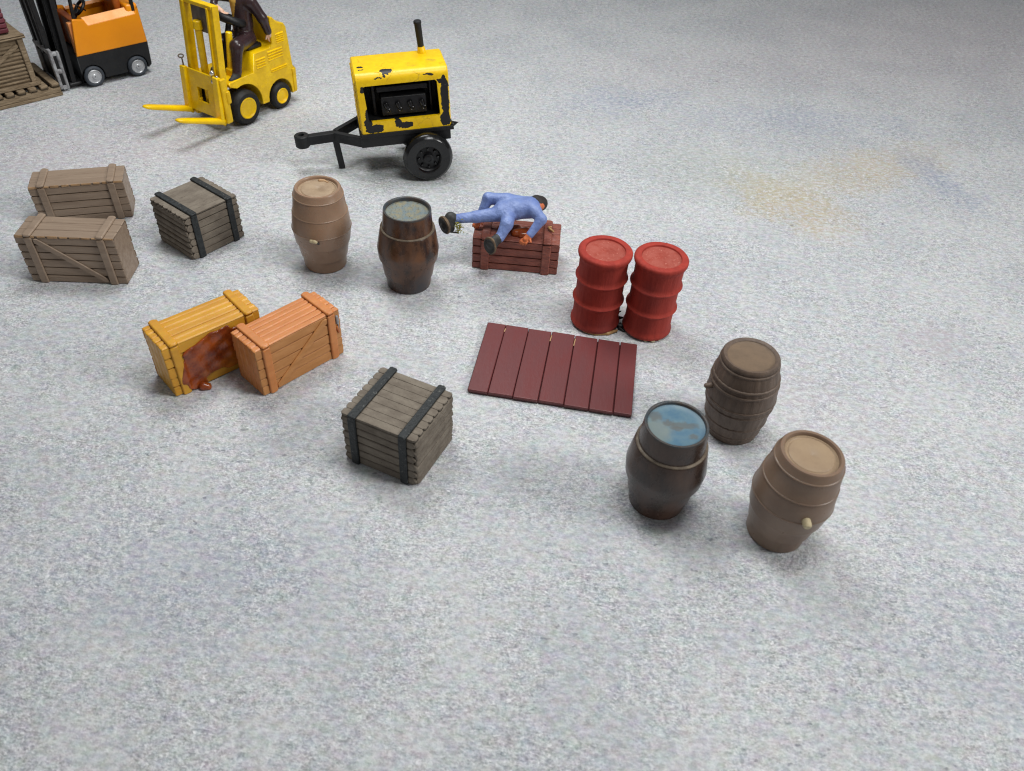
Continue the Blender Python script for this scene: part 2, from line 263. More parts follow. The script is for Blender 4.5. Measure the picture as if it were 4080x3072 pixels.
# ------------------------------------------------------------------ mesh helpers
class MB:
    def __init__(s): s.v = []; s.f = []; s.mi = []
    def add(s, vs, fs, M=None, mi=0):
        o = len(s.v)
        for p in vs:
            p = Vector(p)
            if M is not None: p = M @ p
            s.v.append((p.x, p.y, p.z))
        for f in fs: s.f.append([i+o for i in f]); s.mi.append(mi)
        return s
    def bm(s, b, M=None, mi=0):
        b.verts.index_update()
        s.add([v.co.copy() for v in b.verts], [[v.index for v in f.verts] for f in b.faces], M, mi); b.free(); return s
    def box(s, lo, hi, bev=0.01, M=None, jit=0.0, seg=1, mi=0):
        b = bmesh.new(); bmesh.ops.create_cube(b, size=1)
        lo = Vector(lo); hi = Vector(hi); c = (lo+hi)/2; d = hi-lo
        for v in b.verts: v.co = Vector((v.co.x*d.x, v.co.y*d.y, v.co.z*d.z)) + c
        if bev > 0: bmesh.ops.bevel(b, geom=list(b.edges), offset=min(bev, 0.45*min(d)), segments=seg, affect='EDGES', profile=0.5)
        if jit > 0:
            for v in b.verts: v.co += Vector((random.uniform(-jit, jit), random.uniform(-jit, jit), random.uniform(-jit, jit)))
        return s.bm(b, M, mi)
    def slab(s, o, ex, ey, L, W, T, rc=0.01, ch=0.008, jit=0.0, mi=0):
        """plank: L along ex, W along ey, T along ex x ey, centred on o at its base; cut corners, eased top edge"""
        ex = Vector(ex).normalized(); ey = Vector(ey).normalized(); ez = ex.cross(ey); o = Vector(o)
        def ring(dl, z):
            a, b = L/2-dl, W/2-dl; r = min(rc, a*0.9, b*0.9)
            pts = [(a, -b+r), (a, b-r), (a-r, b), (-a+r, b), (-a, b-r), (-a, -b+r), (-a+r, -b), (a-r, -b)]
            return [(x, y, z) for x, y in pts]
        vs = []
        for rg in (ring(0, 0), ring(0, T-ch), ring(ch, T)):
            for x, y, z in rg:
                j = [random.uniform(-jit, jit) for _ in range(3)] if z > 0 else (0, 0, 0)
                vs.append(o + ex*(x+j[0]) + ey*(y+j[1]) + ez*(z+j[2]*0.6))
        fs = []
        for k in (0, 8):
            for i in range(8):
                n = (i+1) % 8; fs.append([k+i, k+n, k+8+n, k+8+i])
        fs.append(list(range(16, 24))); fs.append(list(range(7, -1, -1)))
        return s.add(vs, fs, None, mi)
    def lathe(s, prof, seg=48, M=None, cap0=True, cap1=True, mi=0, wob=0.0):
        vs = []; fs = []; n = len(prof)
        ph = random.uniform(0, 6)
        for i in range(seg):
            a = 2*math.pi*i/seg; w = 1+wob*math.sin(2*a+ph)+0.5*wob*math.sin(5*a+ph*2)
            for r_, z in prof: vs.append((r_*w*math.cos(a), r_*w*math.sin(a), z))
        for i in range(seg):
            k = (i+1) % seg
            for j in range(n-1): fs.append([i*n+j, k*n+j, k*n+j+1, i*n+j+1])
        if cap0: fs.append([i*n for i in range(seg)][::-1])
        if cap1: fs.append([i*n+n-1 for i in range(seg)])
        return s.add(vs, fs, M, mi)
    def tube(s, p0, p1, r0, r1=None, seg=16, mi=0):
        r1 = r0 if r1 is None else r1
        p0 = Vector(p0); p1 = Vector(p1); d = p1-p0; L = d.length
        M = Matrix.Translation(p0) @ d.to_track_quat('Z', 'Y').to_matrix().to_4x4()
        e = min(r0, r1)*0.2
        return s.lathe([(r0-e, 0), (r0, e), (r1, L-e), (r1-e, L)], seg, M, mi=mi)
    def bar(s, p0, p1, w, h, bev=0.01, jit=0.0, upv=(0, 0, 1), mi=0):
        p0 = Vector(p0); p1 = Vector(p1); x = (p1-p0); L = x.length; x.normalize(); u = Vector(upv); y = u.cross(x).normalized(); z = x.cross(y)
        M = Matrix(((x.x, y.x, z.x, p0.x), (x.y, y.y, z.y, p0.y), (x.z, y.z, z.z, p0.z), (0, 0, 0, 1)))
        return s.box((0, -w/2, -h/2), (L, w/2, h/2), bev, M, jit, mi=mi)
    def prism(s, poly, y0, y1, bev=0.0, M=None, mi=0, seg=1):
        """poly in x,z extruded along y"""
        b = bmesh.new()
        a = [b.verts.new((x, y0, z)) for x, z in poly]; c = [b.verts.new((x, y1, z)) for x, z in poly]
        n = len(poly)
        f0 = b.faces.new(a); f1 = b.faces.new(c[::-1])
        for i in range(n): b.faces.new([a[(i+1) % n], a[i], c[i], c[(i+1) % n]])
        bmesh.ops.recalc_face_normals(b, faces=list(b.faces))
        if bev > 0:
            es = [e for e in b.edges if (f0 in e.link_faces or f1 in e.link_faces)]
            bmesh.ops.bevel(b, geom=es, offset=bev, segments=seg, affect='EDGES', profile=0.5)
        return s.bm(b, M, mi)
    def torus(s, c, axis, Rr, r_, seg=32, rs=10, mi=0):
        M = Matrix.Translation(Vector(c)) @ Vector(axis).to_track_quat('Z', 'Y').to_matrix().to_4x4()
        vs = []; fs = []
        for i in range(seg):
            a = 2*math.pi*i/seg
            for j in range(rs):
                b = 2*math.pi*j/rs; q = Rr+r_*math.cos(b); vs.append((q*math.cos(a), q*math.sin(a), r_*math.sin(b)))
        for i in range(seg):
            for j in range(rs):
                fs.append([i*rs+j, ((i+1) % seg)*rs+j, ((i+1) % seg)*rs+(j+1) % rs, i*rs+(j+1) % rs])
        return s.add(vs, fs, M, mi)
    def build(s, name, mat, parent=None, smooth='wn', angle=40):
        me = bpy.data.meshes.new(name); me.from_pydata(s.v, [], s.f); me.update()
        for m in (mat if isinstance(mat, (list, tuple)) else [mat]): me.materials.append(MAT[m])
        for p, k in zip(me.polygons, s.mi): p.material_index = k
        b = bmesh.new(); b.from_mesh(me); bmesh.ops.recalc_face_normals(b, faces=b.faces); b.to_mesh(me); b.free()
        o = bpy.data.objects.new(name, me); col.objects.link(o); o.parent = parent
        if smooth == 'wn':
            me.shade_smooth(); w = o.modifiers.new('weighted_normal', 'WEIGHTED_NORMAL'); w.weight = 80; w.keep_sharp = False
        elif smooth == 'angle':
            me.shade_smooth(); me.set_sharp_from_angle(angle=R(angle))
        elif smooth: me.shade_smooth()
        return o
def thing(name, label, cat, loc=(0, 0, 0), rz=0.0, group=None, tilt=(0, 0)):
    o = bpy.data.objects.new(name, None); col.objects.link(o); o.empty_display_size = 0.2
    o.location = loc; o.rotation_euler = (R(tilt[0]), R(tilt[1]), R(rz)); o['label'] = label; o['category'] = cat
    if group: o['group'] = group
    return o

# implicit-surface bodies (figures, glue): smooth union of tapered capsules, meshed with surface nets
def surface_net(prims, h, k=0.03, cut=None):
    P = np.array([[*p[0], *p[1]] for p in prims]); rmax = max(max(p[2], p[3]) for p in prims)
    lo = np.minimum(P[:, :3].min(0), P[:, 3:].min(0))-rmax-2*h; hi = np.maximum(P[:, :3].max(0), P[:, 3:].max(0))+rmax+2*h
    n = np.ceil((hi-lo)/h).astype(int)+1
    g = np.stack(np.meshgrid(*[lo[i]+h*np.arange(n[i]) for i in range(3)], indexing='ij'), -1)
    D = np.full(n, 9.0)
    for p in prims:
        a = np.array(p[0], float); b = np.array(p[1], float); r0, r1 = p[2], p[3]; kk = p[5] if len(p) > 5 else k
        m = max(r0, r1)+3*kk+3*h
        i0 = np.maximum(((np.minimum(a, b)-m-lo)/h).astype(int), 0); i1 = np.minimum(((np.maximum(a, b)+m-lo)/h).astype(int)+2, n)
        sl = tuple(slice(i0[i], i1[i]) for i in range(3)); q = g[sl]; ab = b-a; L2 = max(ab@ab, 1e-12)
        t = np.clip(((q-a)@ab)/L2, 0, 1); d = np.linalg.norm(q-a-t[..., None]*ab, axis=-1)-(r0+(r1-r0)*t)
        o = D[sl]; hh = np.clip(0.5+0.5*(o-d)/kk, 0, 1); D[sl] = o+(d-o)*hh-kk*hh*(1-hh)
    if cut is not None: D = np.maximum(D, cut(g))
    ins = D < 0
    cs = tuple(x-1 for x in n); acc = np.zeros(cs+(3,)); cnt = np.zeros(cs)
    cor = [(i, j, l) for i in (0, 1) for j in (0, 1) for l in (0, 1)]
    def sub(A, c): return A[c[0]:c[0]+cs[0], c[1]:c[1]+cs[1], c[2]:c[2]+cs[2]]
    for c in cor:
        for ax in range(3):
            if c[ax]: continue
            e = list(c); e[ax] = 1; A = sub(D, c); B = sub(D, e); m = sub(ins, c) != sub(ins, e)
            tt = np.where(m, A/np.where(m, A-B, 1), 0); p = np.zeros(cs+(3,)); p[...] = c; p[..., ax] = tt
            acc += p*m[..., None]; cnt += m
    act = cnt > 0; idx = np.full(cs, -1); idx[act] = np.arange(act.sum())
    V = lo+h*(np.argwhere(act)+acc[act]/cnt[act][:, None])
    F = []
    for ax in range(3):
        b_, c_ = (ax+1) % 3, (ax+2) % 3
        s0 = [slice(None)]*3; s1 = [slice(None)]*3; s0[ax] = slice(0, -1); s1[ax] = slice(1, None)
        A = ins[tuple(s0)]; B = ins[tuple(s1)]; E = np.argwhere(A != B)
        E = E[(E[:, b_] > 0) & (E[:, c_] > 0) & (E[:, b_] < cs[b_]) & (E[:, c_] < cs[c_])]
        def at(db, dc):
            q = E.copy(); q[:, b_] += db; q[:, c_] += dc; return idx[q[:, 0], q[:, 1], q[:, 2]]
        Q = np.stack([at(-1, -1), at(0, -1), at(0, 0), at(-1, 0)], 1)
        fl = ~A[E[:, 0], E[:, 1], E[:, 2]]; Q[fl] = Q[fl][:, ::-1]; F.append(Q)
    return V, np.concatenate(F)
def organic(name, prims, mats_, parent, h=0.01, k=0.03, cut=None):
    V, F = surface_net(prims, h, k, cut)
    me = bpy.data.meshes.new(name); me.from_pydata(V.tolist(), [], F.tolist()); me.update()
    for m in mats_: me.materials.append(MAT[m])
    if len(mats_) > 1:
        C = V[F].mean(1); best = np.full(len(F), 9.0); mi = np.zeros(len(F), int)
        for p in prims:
            a = np.array(p[0], float); b = np.array(p[1], float); ab = b-a; L2 = max(ab@ab, 1e-12)
            t = np.clip(((C-a)@ab)/L2, 0, 1); d = np.linalg.norm(C-a-t[:, None]*ab, axis=1)-(p[2]+(p[3]-p[2])*t)
            w = d < best; best[w] = d[w]; mi[w] = p[4]
        me.polygons.foreach_set('material_index', mi.tolist())
    me.shade_smooth()
    o = bpy.data.objects.new(name, me); col.objects.link(o); o.parent = parent
    return o

# ------------------------------------------------------------------ the sheet everything stands on
g = MB(); g.add([(-32, -14, 0), (32, -14, 0), (32, 44, 0), (-32, 44, 0)], [[0, 1, 2, 3]])
go = g.build('ground', 'ground', None, smooth=False); go['kind'] = 'structure'

# ------------------------------------------------------------------ barrels
def ringp(r_, z, w, hgt): return [(r_-0.012, z-hgt), (r_+w*0.7, z-hgt*0.7), (r_+w, z), (r_+w*0.7, z+hgt*0.7), (r_-0.012, z+hgt)]
def tan_barrel(label, loc, rz, body, head, bung_kind, tilt=(0, 0)):
    t = thing('barrel', label, 'barrel', loc, rz, None, tilt)
    prof = [(.220, .0), (.242, .010), (.252, .145), (.254, .160), (.267, .163), (.296, .335), (.300, .345), (.310, .350), (.329, .49), (.334, .52),
            (.327, .55), (.310, .705), (.305, .715), (.300, .72), (.279, .90), (.275, .915), (.270, .92), (.256, .985), (.246, 1.0), (.222, 1.0), (.214, .988), (.212, .972)]
    MB().lathe(prof, 56, cap1=False, wob=.003).build('body', body, t, 'angle', 50)
    for r_, z in ((.304, .718), (.274, .918), (.331, .52)):
        MB().lathe(ringp(r_, z, .006, .009), 56, cap0=False, cap1=False).build('hoop', body, t, True)
    for r_, z in ((.299, .345), (.254, .158)):
        MB().lathe(ringp(r_, z, .004, .006), 56, cap0=False, cap1=False).build('hoop', body, t, True)
    MB().lathe([(.214, .966), (.213, .972), (.198, .974), (.192, .966), (.184, .964), (.176, .974), (.172, .975), (.012, .975), (.005, .970), (.0005, .969)], 56, cap1=False).build('head', head, t, 'angle', 60)
    if bung_kind == 'peg':
        b = MB(); b.lathe([(.034, -.01), (.036, .03), (.034, .055), (.024, .068)], 14, Matrix.Translation((.0, -.318, .560)) @ Matrix.Rotation(R(100), 4, 'X')); b.build('bung', 'cream', t, 'angle', 50)
    else:
        organic('bung', [((-.03, -0.333, .505), (.02, -0.336, .50), .022, .02, 0), ((.03, -0.331, .49), (.05, -0.329, .475), .014, .012, 1), ((-.045, -0.329, .49), (-.04, -0.329, .485), .013, .013, 1), ((0, -0.341, .51), (.01, -0.341, .51), .016, .016, 0)], ['cream', 'boot'], t, .006, .01)
    if bung_kind == 'blob':
        organic('glue_spot', [((-.02, .17, .976), (.03, .18, .976), .02, .014, 0), ((.05, .165, .976), (.075, .15, .976), .01, .01, 0)], ['tan_edge'], t, .006, .012)
    return t
tan_barrel('smooth tan plastic barrel with broken pale bung, beside the dark barrel with a crusty top', (-2.31, 7.665, 0), -2, 'tan_barrel', 'tan_head', 'blob', (0, .6))
tan_barrel('smooth taupe plastic barrel with cream peg sticking out of its side', (2.362, 4.222, 0), 4, 'tan_barrel2', 'tan_head2', 'peg', (-.5, 1.2))

def dark_barrel(label, loc, rz, body, head, lid_kind, tilt=(0, 0)):
    t = thing('barrel', label, 'barrel', loc, rz, None, tilt)
    lower = [(.228, 0), (.248, .008), (.262, .150), (.277, .158), (.308, .365), (.308, .375)]
    upper = [(.302, .368), (.331, .378), (.341, .47), (.343, .50), (.338, .53), (.303, .735), (.298, .742)]
    neck = [(.280, .735), (.276, .76), (.262, .955), (.258, .968), (.246, .97), (.238, .962), (.234, .935)]
    MB().lathe(lower, 56, cap1=False, wob=.004).build('body', body, t, 'angle', 35)
    MB().lathe(upper, 56, cap0=False, cap1=False, wob=.004).build('belly_band', body, t, 'angle', 35)
    MB().lathe(neck, 56, cap0=False, cap1=False, wob=.003).build('neck', body, t, 'angle', 50)
    MB().lathe([(.274, .738), (.297, .741), (.300, .747), (.294, .753), (.274, .757)], 56, cap0=False, cap1=False, wob=.003).build('hoop', 'worn_ring', t, True)
    if lid_kind == 'crust':
        prof = [(.237, .93), (.225, .922), (.19, .925), (.16, .932), (.13, .924), (.09, .916), (.05, .918), (.0005, .917)]
        MB().lathe([(.262, .955), (.259, .971), (.247, .973), (.236, .964), (.233, .93)], 56, cap0=False, cap1=False).build('rim', 'blue_rim', t, 'angle', 60)
    else:
        prof = [(.237, .95), (.232, .945), (.15, .948), (.0005, .949)]
        MB().lathe([(.262, .955), (.259, .971), (.247, .973), (.236, .964), (.233, .94)], 56, cap0=False, cap1=False).build('rim', 'blue_rim', t, 'angle', 60)
    MB().lathe(prof, 56, cap0=False, cap1=False).build('head', head, t, 'angle', 60)
    return t
dark_barrel('glossy dark brown barrel with crusty recessed blue-grey top, between tan barrel and red-brown crate', (-1.285, 7.40, 0), 20, 'dark_barrel', 'bluegrey_head', 'crust', (.4, .7))
dark_barrel('charcoal barrel with smudged bright blue lid and pale ring around its neck', (1.358, 4.48, 0), 4, 'dark_barrel2', 'blue_head', 'flat', (.6, -.6))

t = thing('barrel', 'rough dark brown wooden-stave barrel with hoops and a small side knob', 'barrel', (2.17, 5.435, 0), 0, None, (-.8, -2.6))
prof = [(.224, 0), (.246, .01), (.284, .20), (.312, .38), (.320, .47), (.318, .56), (.300, .70), (.274, .84), (.259, .885), (.262, .895), (.260, .915), (.246, .932), (.226, .930), (.212, .918)]
bm_ = MB(); seg = 112; vs = []; fs = []; n = len(prof)
for i in range(seg):
    a = 2*math.pi*i/seg; gr = 0.003 if i % 4 == 0 else 0.0
    for j, (r_, z) in enumerate(prof):
        q = r_-(gr if 1 < j < 9 else 0); vs.append((q*math.cos(a), q*math.sin(a), z))
for i in range(seg):
    for j in range(n-1): fs.append([i*n+j, ((i+1) % seg)*n+j, ((i+1) % seg)*n+j+1, i*n+j+1])
fs.append([i*n for i in range(seg)][::-1])
bm_.add(vs, fs); bm_.build('body', 'brown_barrel', t, 'angle', 50)
for r_, z, w in ((.298, .715, .010), (.307, .650, .010), (.319, .475, .008), (.314, .405, .007), (.288, .225, .007), (.262, .09, .005), (.267, .862, .006)):
    MB().lathe(ringp(r_, z, w, .016), 56, cap0=False, cap1=False, wob=.003).build('hoop', 'brown_barrel', t, True)
MB().lathe([(.226, .912), (.213, .916), (.203, .908), (.19, .905), (.0005, .906)], 56, cap0=False, cap1=False).build('head', 'brown_head', t, 'angle', 60)
organic('bung', [((-.29, -.06, .60), (-.352, -.07, .598), .030, .026, 0)], ['brown_barrel'], t, .008, .01)

# ------------------------------------------------------------------ oil drums
def drum(label, loc, rz, tilt, grp, glue):
    t = thing('oil_drum', label, 'drum', loc, rz, None, tilt)
    p = [(.238, .018), (.262, .022), (.272, .042), (.270, .066), (.258, .088), (.254, .12), (.253, .30), (.257, .318), (.274, .334), (.280, .345), (.274, .356), (.257, .370), (.253, .39), (.253, .585),
         (.257, .600), (.275, .617), (.281, .628), (.275, .639), (.258, .655), (.255, .68), (.257, .83), (.264, .862), (.279, .885), (.285, .908), (.283, .932), (.270, .946), (.230, .947), (.212, .944), (.206, .928)]
    MB().lathe(p, 56, cap1=False, wob=.004).build('body', 'red_drum', t, 'angle', 50)
    MB().lathe([(.211, .930), (.200, .924), (.03, .927), (.022, .921), (.0005, .920)], 48, cap0=False, cap1=False).build('lid', 'red_head', t, 'angle', 60)
    base = MB(); base.lathe([(.215, .0), (.236, .004), (.240, .017), (.22, .022)], 32, wob=.02); base.build('base', 'boot', t, 'angle', 50)
    organic('dried_glue', glue, ['pale_glue', 'cream'], t, .007, .012)
    return t
d1 = drum('red ribbed oil drum, tan glue strip under its base, beside the wooden plank deck edge', (.862, 6.945, 0), 0, (0, 0), None,
     [((-.12, -.215, .012), (0, -.25, .012), .012, .016, 0), ((0, -.25, .012), (.14, -.225, .016), .016, .022, 0), ((.14, -.225, .016), (.24, -.17, .02), .022, .015, 0), ((-.13, -.21, .05), (-.11, -.225, .04), .014, .012, 0)])
organic('debris', [((.23, -.06, .02), (.30, -.08, .02), .03, .03, 0), ((.25, .02, .05), (.30, -.02, .09), .025, .012, 0), ((.27, -.12, .02), (.32, -.16, .015), .018, .014, 0), ((.26, .06, .10), (.28, .03, .14), .01, .008, 0)], ['black'], d1, .008, .02)
drum('red ribbed oil drum with vertical scratches and cream crumbs stuck under its base', (1.436, 6.895, 0), 70, (.3, .3), None,
     [((-.21, -.13, .016), (-.205, -.14, .016), .02, .02, 1), ((-.235, -.06, .02), (-.23, -.07, .02), .022, .018, 1), ((-.16, -.19, .012), (-.13, -.20, .012), .012, .01, 1)])

# ------------------------------------------------------------------ planked crates
def cladding(t, face, L, D, H, n, m, mat, tk, gap, jit, rc, ch, dlr=.003):
    """planks lengthwise on one side; returns them"""
    out = []
    span = H if face in ('front', 'back') else D
    ws = [span/n*random.uniform(.86, 1.14) for _ in range(n)]; s_ = span/sum(ws); p = -span/2
    for w in ws:
        w *= s_; c = p+w/2; p += w; dl = random.uniform(-dlr, dlr)
        b = MB()
        if face == 'front': b.slab((dl, -D/2, H/2+c), (1, 0, 0), (0, 0, 1), L-.004, w-gap, tk, rc, ch, jit)
        elif face == 'back': b.slab((dl, D/2, H/2+c), (-1, 0, 0), (0, 0, 1), L-.004, w-gap, tk, rc, ch, jit)
        elif face == 'top': b.slab((dl, c, H), (1, 0, 0), (0, 1, 0), L-.004, w-gap, tk, rc, ch, jit)
        out.append(b.build('plank', mat, t))
    return out
def planked_crate(label, loc, rz, L, D, H, mat, nf, nt, diag=0, endm='planks', front_mat=None, tk=.016, flash=None, inset=.115, bw=.085, gap=.007, tilt=(0, 0), jit=.003, tgap=None, ch=.008):
    t = thing('wooden_crate', label, 'crate', loc, rz, None, tilt)
    l, d, h = L-2*tk, D-2*tk-.05, H-tk-.026
    MB().box((-l/2, -d/2, 0), (l/2, d/2, h), .006).build('inner_box', mat, t)
    cladding(t, 'front', L, d, h, nf, 0, front_mat or mat, tk, gap, jit, .008, ch)
    cladding(t, 'back', L, d, h, nf, 0, mat, tk, gap, jit, .008, ch)
    cladding(t, 'top', L, d+2*tk-.004, h, nt, 0, mat, tk, gap if tgap is None else tgap, jit, .008, ch)
    for sx in (-1, 1):
        if endm == 'planks':
            k = 4
            for i in range(k):
                MB().slab((sx*(l/2), (i+.5)*d/k-d/2, h/2), (0, sx, 0), (0, 0, 1), d/k-.008, h-.006, tk-.004, .006, .006, jit*.6).build('end_board', mat, t)
        else:
            MB().slab((sx*l/2, 0, h/2), (0, sx, 0), (0, 0, 1), d-.004, h-.004, tk-.003, .01, .008, jit*.5).build('end_board', mat, t)
    for sx in (-1, 1):
        x = sx*(L/2-inset)
        MB().slab((x, -d/2-tk+.004, h/2-.002), (1, 0, 0), (0, 0, 1), bw, h+.002, .03, .012, .014, jit*.7).build('batten', mat, t)
        MB().slab((x, d/2+tk-.004, h/2-.002), (-1, 0, 0), (0, 0, 1), bw, h+.002, .03, .012, .014, jit*.7).build('batten', mat, t)
        MB().slab((x, 0, h+tk-.004), (1, 0, 0), (0, 1, 0), bw, d+2*tk+.044, .03, .016, .014, jit*.7).build('batten', mat, t)
    if diag:
        x0 = L/2-inset-bw/2; a = Vector((-diag*x0, 0, .97*h)); b = Vector((diag*x0, 0, .04*h)); e = (b-a)
        MB().slab(((a+b)/2+Vector((0, -d/2-tk+.003, 0))), e, Vector((0, -1, 0)).cross(e), e.length-.02, bw*.8, .024, .03, .012, jit*.7).build('diagonal_brace', front_mat or mat, t)
    if flash:
        for i in range(9):
            x = -L/2+.06+(L-.12)*i/8
            MB().slab((x, -d/2-tk-.001, h+tk*.35), (1, 0, 0), (0, 0, 1), (L-.1)/8.2*random.uniform(.6, .98), random.uniform(.014, .028), .007, .003, .002, .004).build('mould_flash', flash, t)
    return t
planked_crate('tan plastic packing crate with diagonal brace, in front of the crate without a brace', (-4.90, 7.115, 0), 4.2, 1.04, .45, .625, 'tan_crate', 6, 3, diag=1, endm='panel', flash='tan_edge', inset=.145, tgap=.003, gap=.010)
planked_crate('tan plastic packing crate without diagonal brace, partly hidden behind the braced tan crate', (-5.41, 8.33, 0), 18.5, 1.04, .44, .53, 'tan_crate', 5, 3, endm='panel', flash='tan_edge', inset=.14, tgap=.003, gap=.010)
yc = planked_crate('yellow plastic crate with brown glue smeared over its side', (-3.015, 5.758, 0), 45.5, .99, .47, .63, 'yellow_crate', 5, 6, tgap=.004, gap=.005, ch=.012)
oc = planked_crate('orange-tan plastic crate with diagonal brace and metal staple, touching the yellow crate', (-2.235, 5.862, 0), 49.5, .97, .46, .60, 'orange_crate', 5, 6, diag=-1, front_mat='orange_wood', tgap=.004, gap=.005, ch=.011)
bc = planked_crate('red-brown painted crate with the blue man sprawled across its top', (-.075, 8.005, 0), -1.3, 1.02, .52, .45, 'brown_crate', 4, 4, inset=.15, bw=.10, gap=.012, tgap=.006, endm='panel')

# glue on the yellow crate's near side (local -y face)
fy = -.47/2+.008
gl = [((-.27, fy, .10), (-.25, fy, .42), .095, .07, 0), ((-.24, fy, .42), (-.02, fy, .53), .06, .045, 0), ((-.2, fy, .22), (.16, fy, .27), .12, .14, 0), ((-.1, fy, .42), (.26, fy, .40), .10, .12, 0), ((.1, fy, .16), (.34, fy, .22), .09, .09, 0),
      ((-.02, fy, .52), (.14, fy, .55), .03, .03, 0), ((-.27, fy, .10), (-.22, fy-.02, .035), .075, .05, 0), ((-.22, fy-.02, .03), (-.20, fy-.05, .03), .045, .03, 0), ((-.38, fy, .16), (-.32, fy, .34), .035, .03, 0), ((-.30, fy, .44), (-.2, fy, .47), .025, .02, 0)]
def glue_cut(g_):
    x_, y_, z_ = g_[..., 0], g_[..., 1], g_[..., 2]
    top = -.222-.020*np.exp(-((x_+.375)/.045)**4)-.004*np.sin(x_*37+z_*11)-.003*np.sin(z_*46-x_*19)-.012*np.exp(-((z_-.02)/.05)**2)*np.exp(-((x_+.2)/.1)**2)
    return np.maximum(np.maximum(top-y_, y_+.195), .004-z_)
organic('glue_smear', gl, ['glue'], yc, .009, .035, glue_cut)
organic('glue_drip', [((-.23, fy-.03, .03), (-.20, fy-.055, .022), .045, .034, 0), ((-.19, fy-.03, .02), (-.17, fy-.03, .018), .02, .014, 0)], ['glue'], yc, .008, .02)
organic('staple', [((.435, -.208, .42), (.438, -.208, .50), .012, .016, 0), ((.438, -.208, .50), (.452, -.208, .44), .014, .010, 0), ((.452, -.208, .44), (.447, -.208, .36), .009, .008, 0)], ['silver_paint'], oc, .006, .01)
organic('glue_spot', [((.43, -.204, .37), (.447, -.204, .30), .017, .015, 0)], ['glue'], oc, .006, .01)
organic('glue_patch', [((-.02, -.10, .445), (.10, -.06, .45), .05, .06, 0), ((.05, -.13, .445), (.12, -.12, .45), .04, .04, 0), ((-.2, -.02, .445), (0, 0, .447), .04, .05, 0)], ['glue'], bc, .01, .03)
organic('glue_patch', [((.37, .02, .476), (.42, -.04, .476), .016, .012, 0), ((.36, .05, .475), (.39, .06, .475), .012, .012, 0)], ['pale_glue'], bc, .007, .015)

# ------------------------------------------------------------------ strapped grey crates
def strapped_crate(label, loc, rz, seed, L=.73, D=.66, H=.56):
    random.seed(seed)
    t = thing('strapped_crate', label, 'crate', loc, rz)
    tk = .026; l, d, h = L-2*tk, D-2*tk, H-tk
    MB().box((-l/2, -d/2, 0), (l/2, d/2, h), .006).build('inner_box', 'grey_crate', t)
    for face, nn in (('front', 6), ('back', 6)): cladding(t, face, L-.01, d, h, nn, 0, 'grey_crate', tk, .006, .003, .03, .010, .006)
    cladding(t, 'top', L-.006, D-.01, h, 8, 0, 'grey_crate', tk, .0005, .0015, .018, .004, .004)
    for sx in (-1, 1):
        k = 7; z = 0
        for i in range(k):
            w = h/k
            MB().slab((sx*(l/2), random.uniform(-.004, .004), (i+.5)*w), (0, sx, 0), (0, 0, 1), D-.03+random.uniform(-.012, .01), w-.005, tk+.002+random.uniform(-.004, .006), .014, .014, .004).build('end_plank', 'grey_crate', t)
    for sx in (-1, 1):
        x = sx*(L/2-.125); w = .078; b = MB(); s_ = .022
        b.slab((x+random.uniform(-.008, .008), -D/2+.001, h/2-.002), (1, 0, 0), (0, 0, 1), w, h, s_, .008, .008, .003)
        b.slab((x, D/2-.001, h/2-.002), (-1, 0, 0), (0, 0, 1), w, h, s_, .008, .008, .003)
        b.slab((x, 0, H-.001), (1, 0, 0), (0, 1, 0), w, D+.042, s_+.003, .012, .009, .003)
        b.slab((x, -D/2+.001, h+.006), (1, 0, 0), (0, 0, 1), w-.006, .062, s_-.002, .008, .008, .001)
        b.build('strap', 'black_strap', t)
    return t
strapped_crate('grey plaster crate with two black straps, next to the two tan crates', (-3.872, 7.975, 0), 55, 3)
strapped_crate('grey plaster crate with two black straps, standing alone before the yellow and orange crates', (-.985, 4.845, 0), -22, 11, .75, .68, .585)

# ------------------------------------------------------------------ plank deck
random.seed(5)
t = thing('plank_deck', 'flat maroon deck of seven planks lying in front of the red drums', 'deck', (.4365, 6.078, 0), -6.4)
ws = [.205, .252, .252, .258, .245, .245, .183]; x = -.82
for i, w in enumerate(ws):
    MB().slab((x+w/2, random.uniform(-.006, .006), .022), (1, 0, 0), (0, 1, 0), w-.004-(.008 if i in (3, 5) else 0), 1.09, .036, .006, .009, .002).build('plank', 'maroon', t); x += w
MB().box((-.805, -.53, 0.0), (.805, .53, .0215), .003).build('backing_board', 'maroon', t)
for i in range(7):
    xx = -.82+sum(ws[:i]); 
    if i in (1, 3, 4):
        organic('flash_crumb', [((xx, .44-.02*i, .056), (xx+.006, .47, .058), .007, .006, 0)], ['tan_edge'], t, .004, .006)

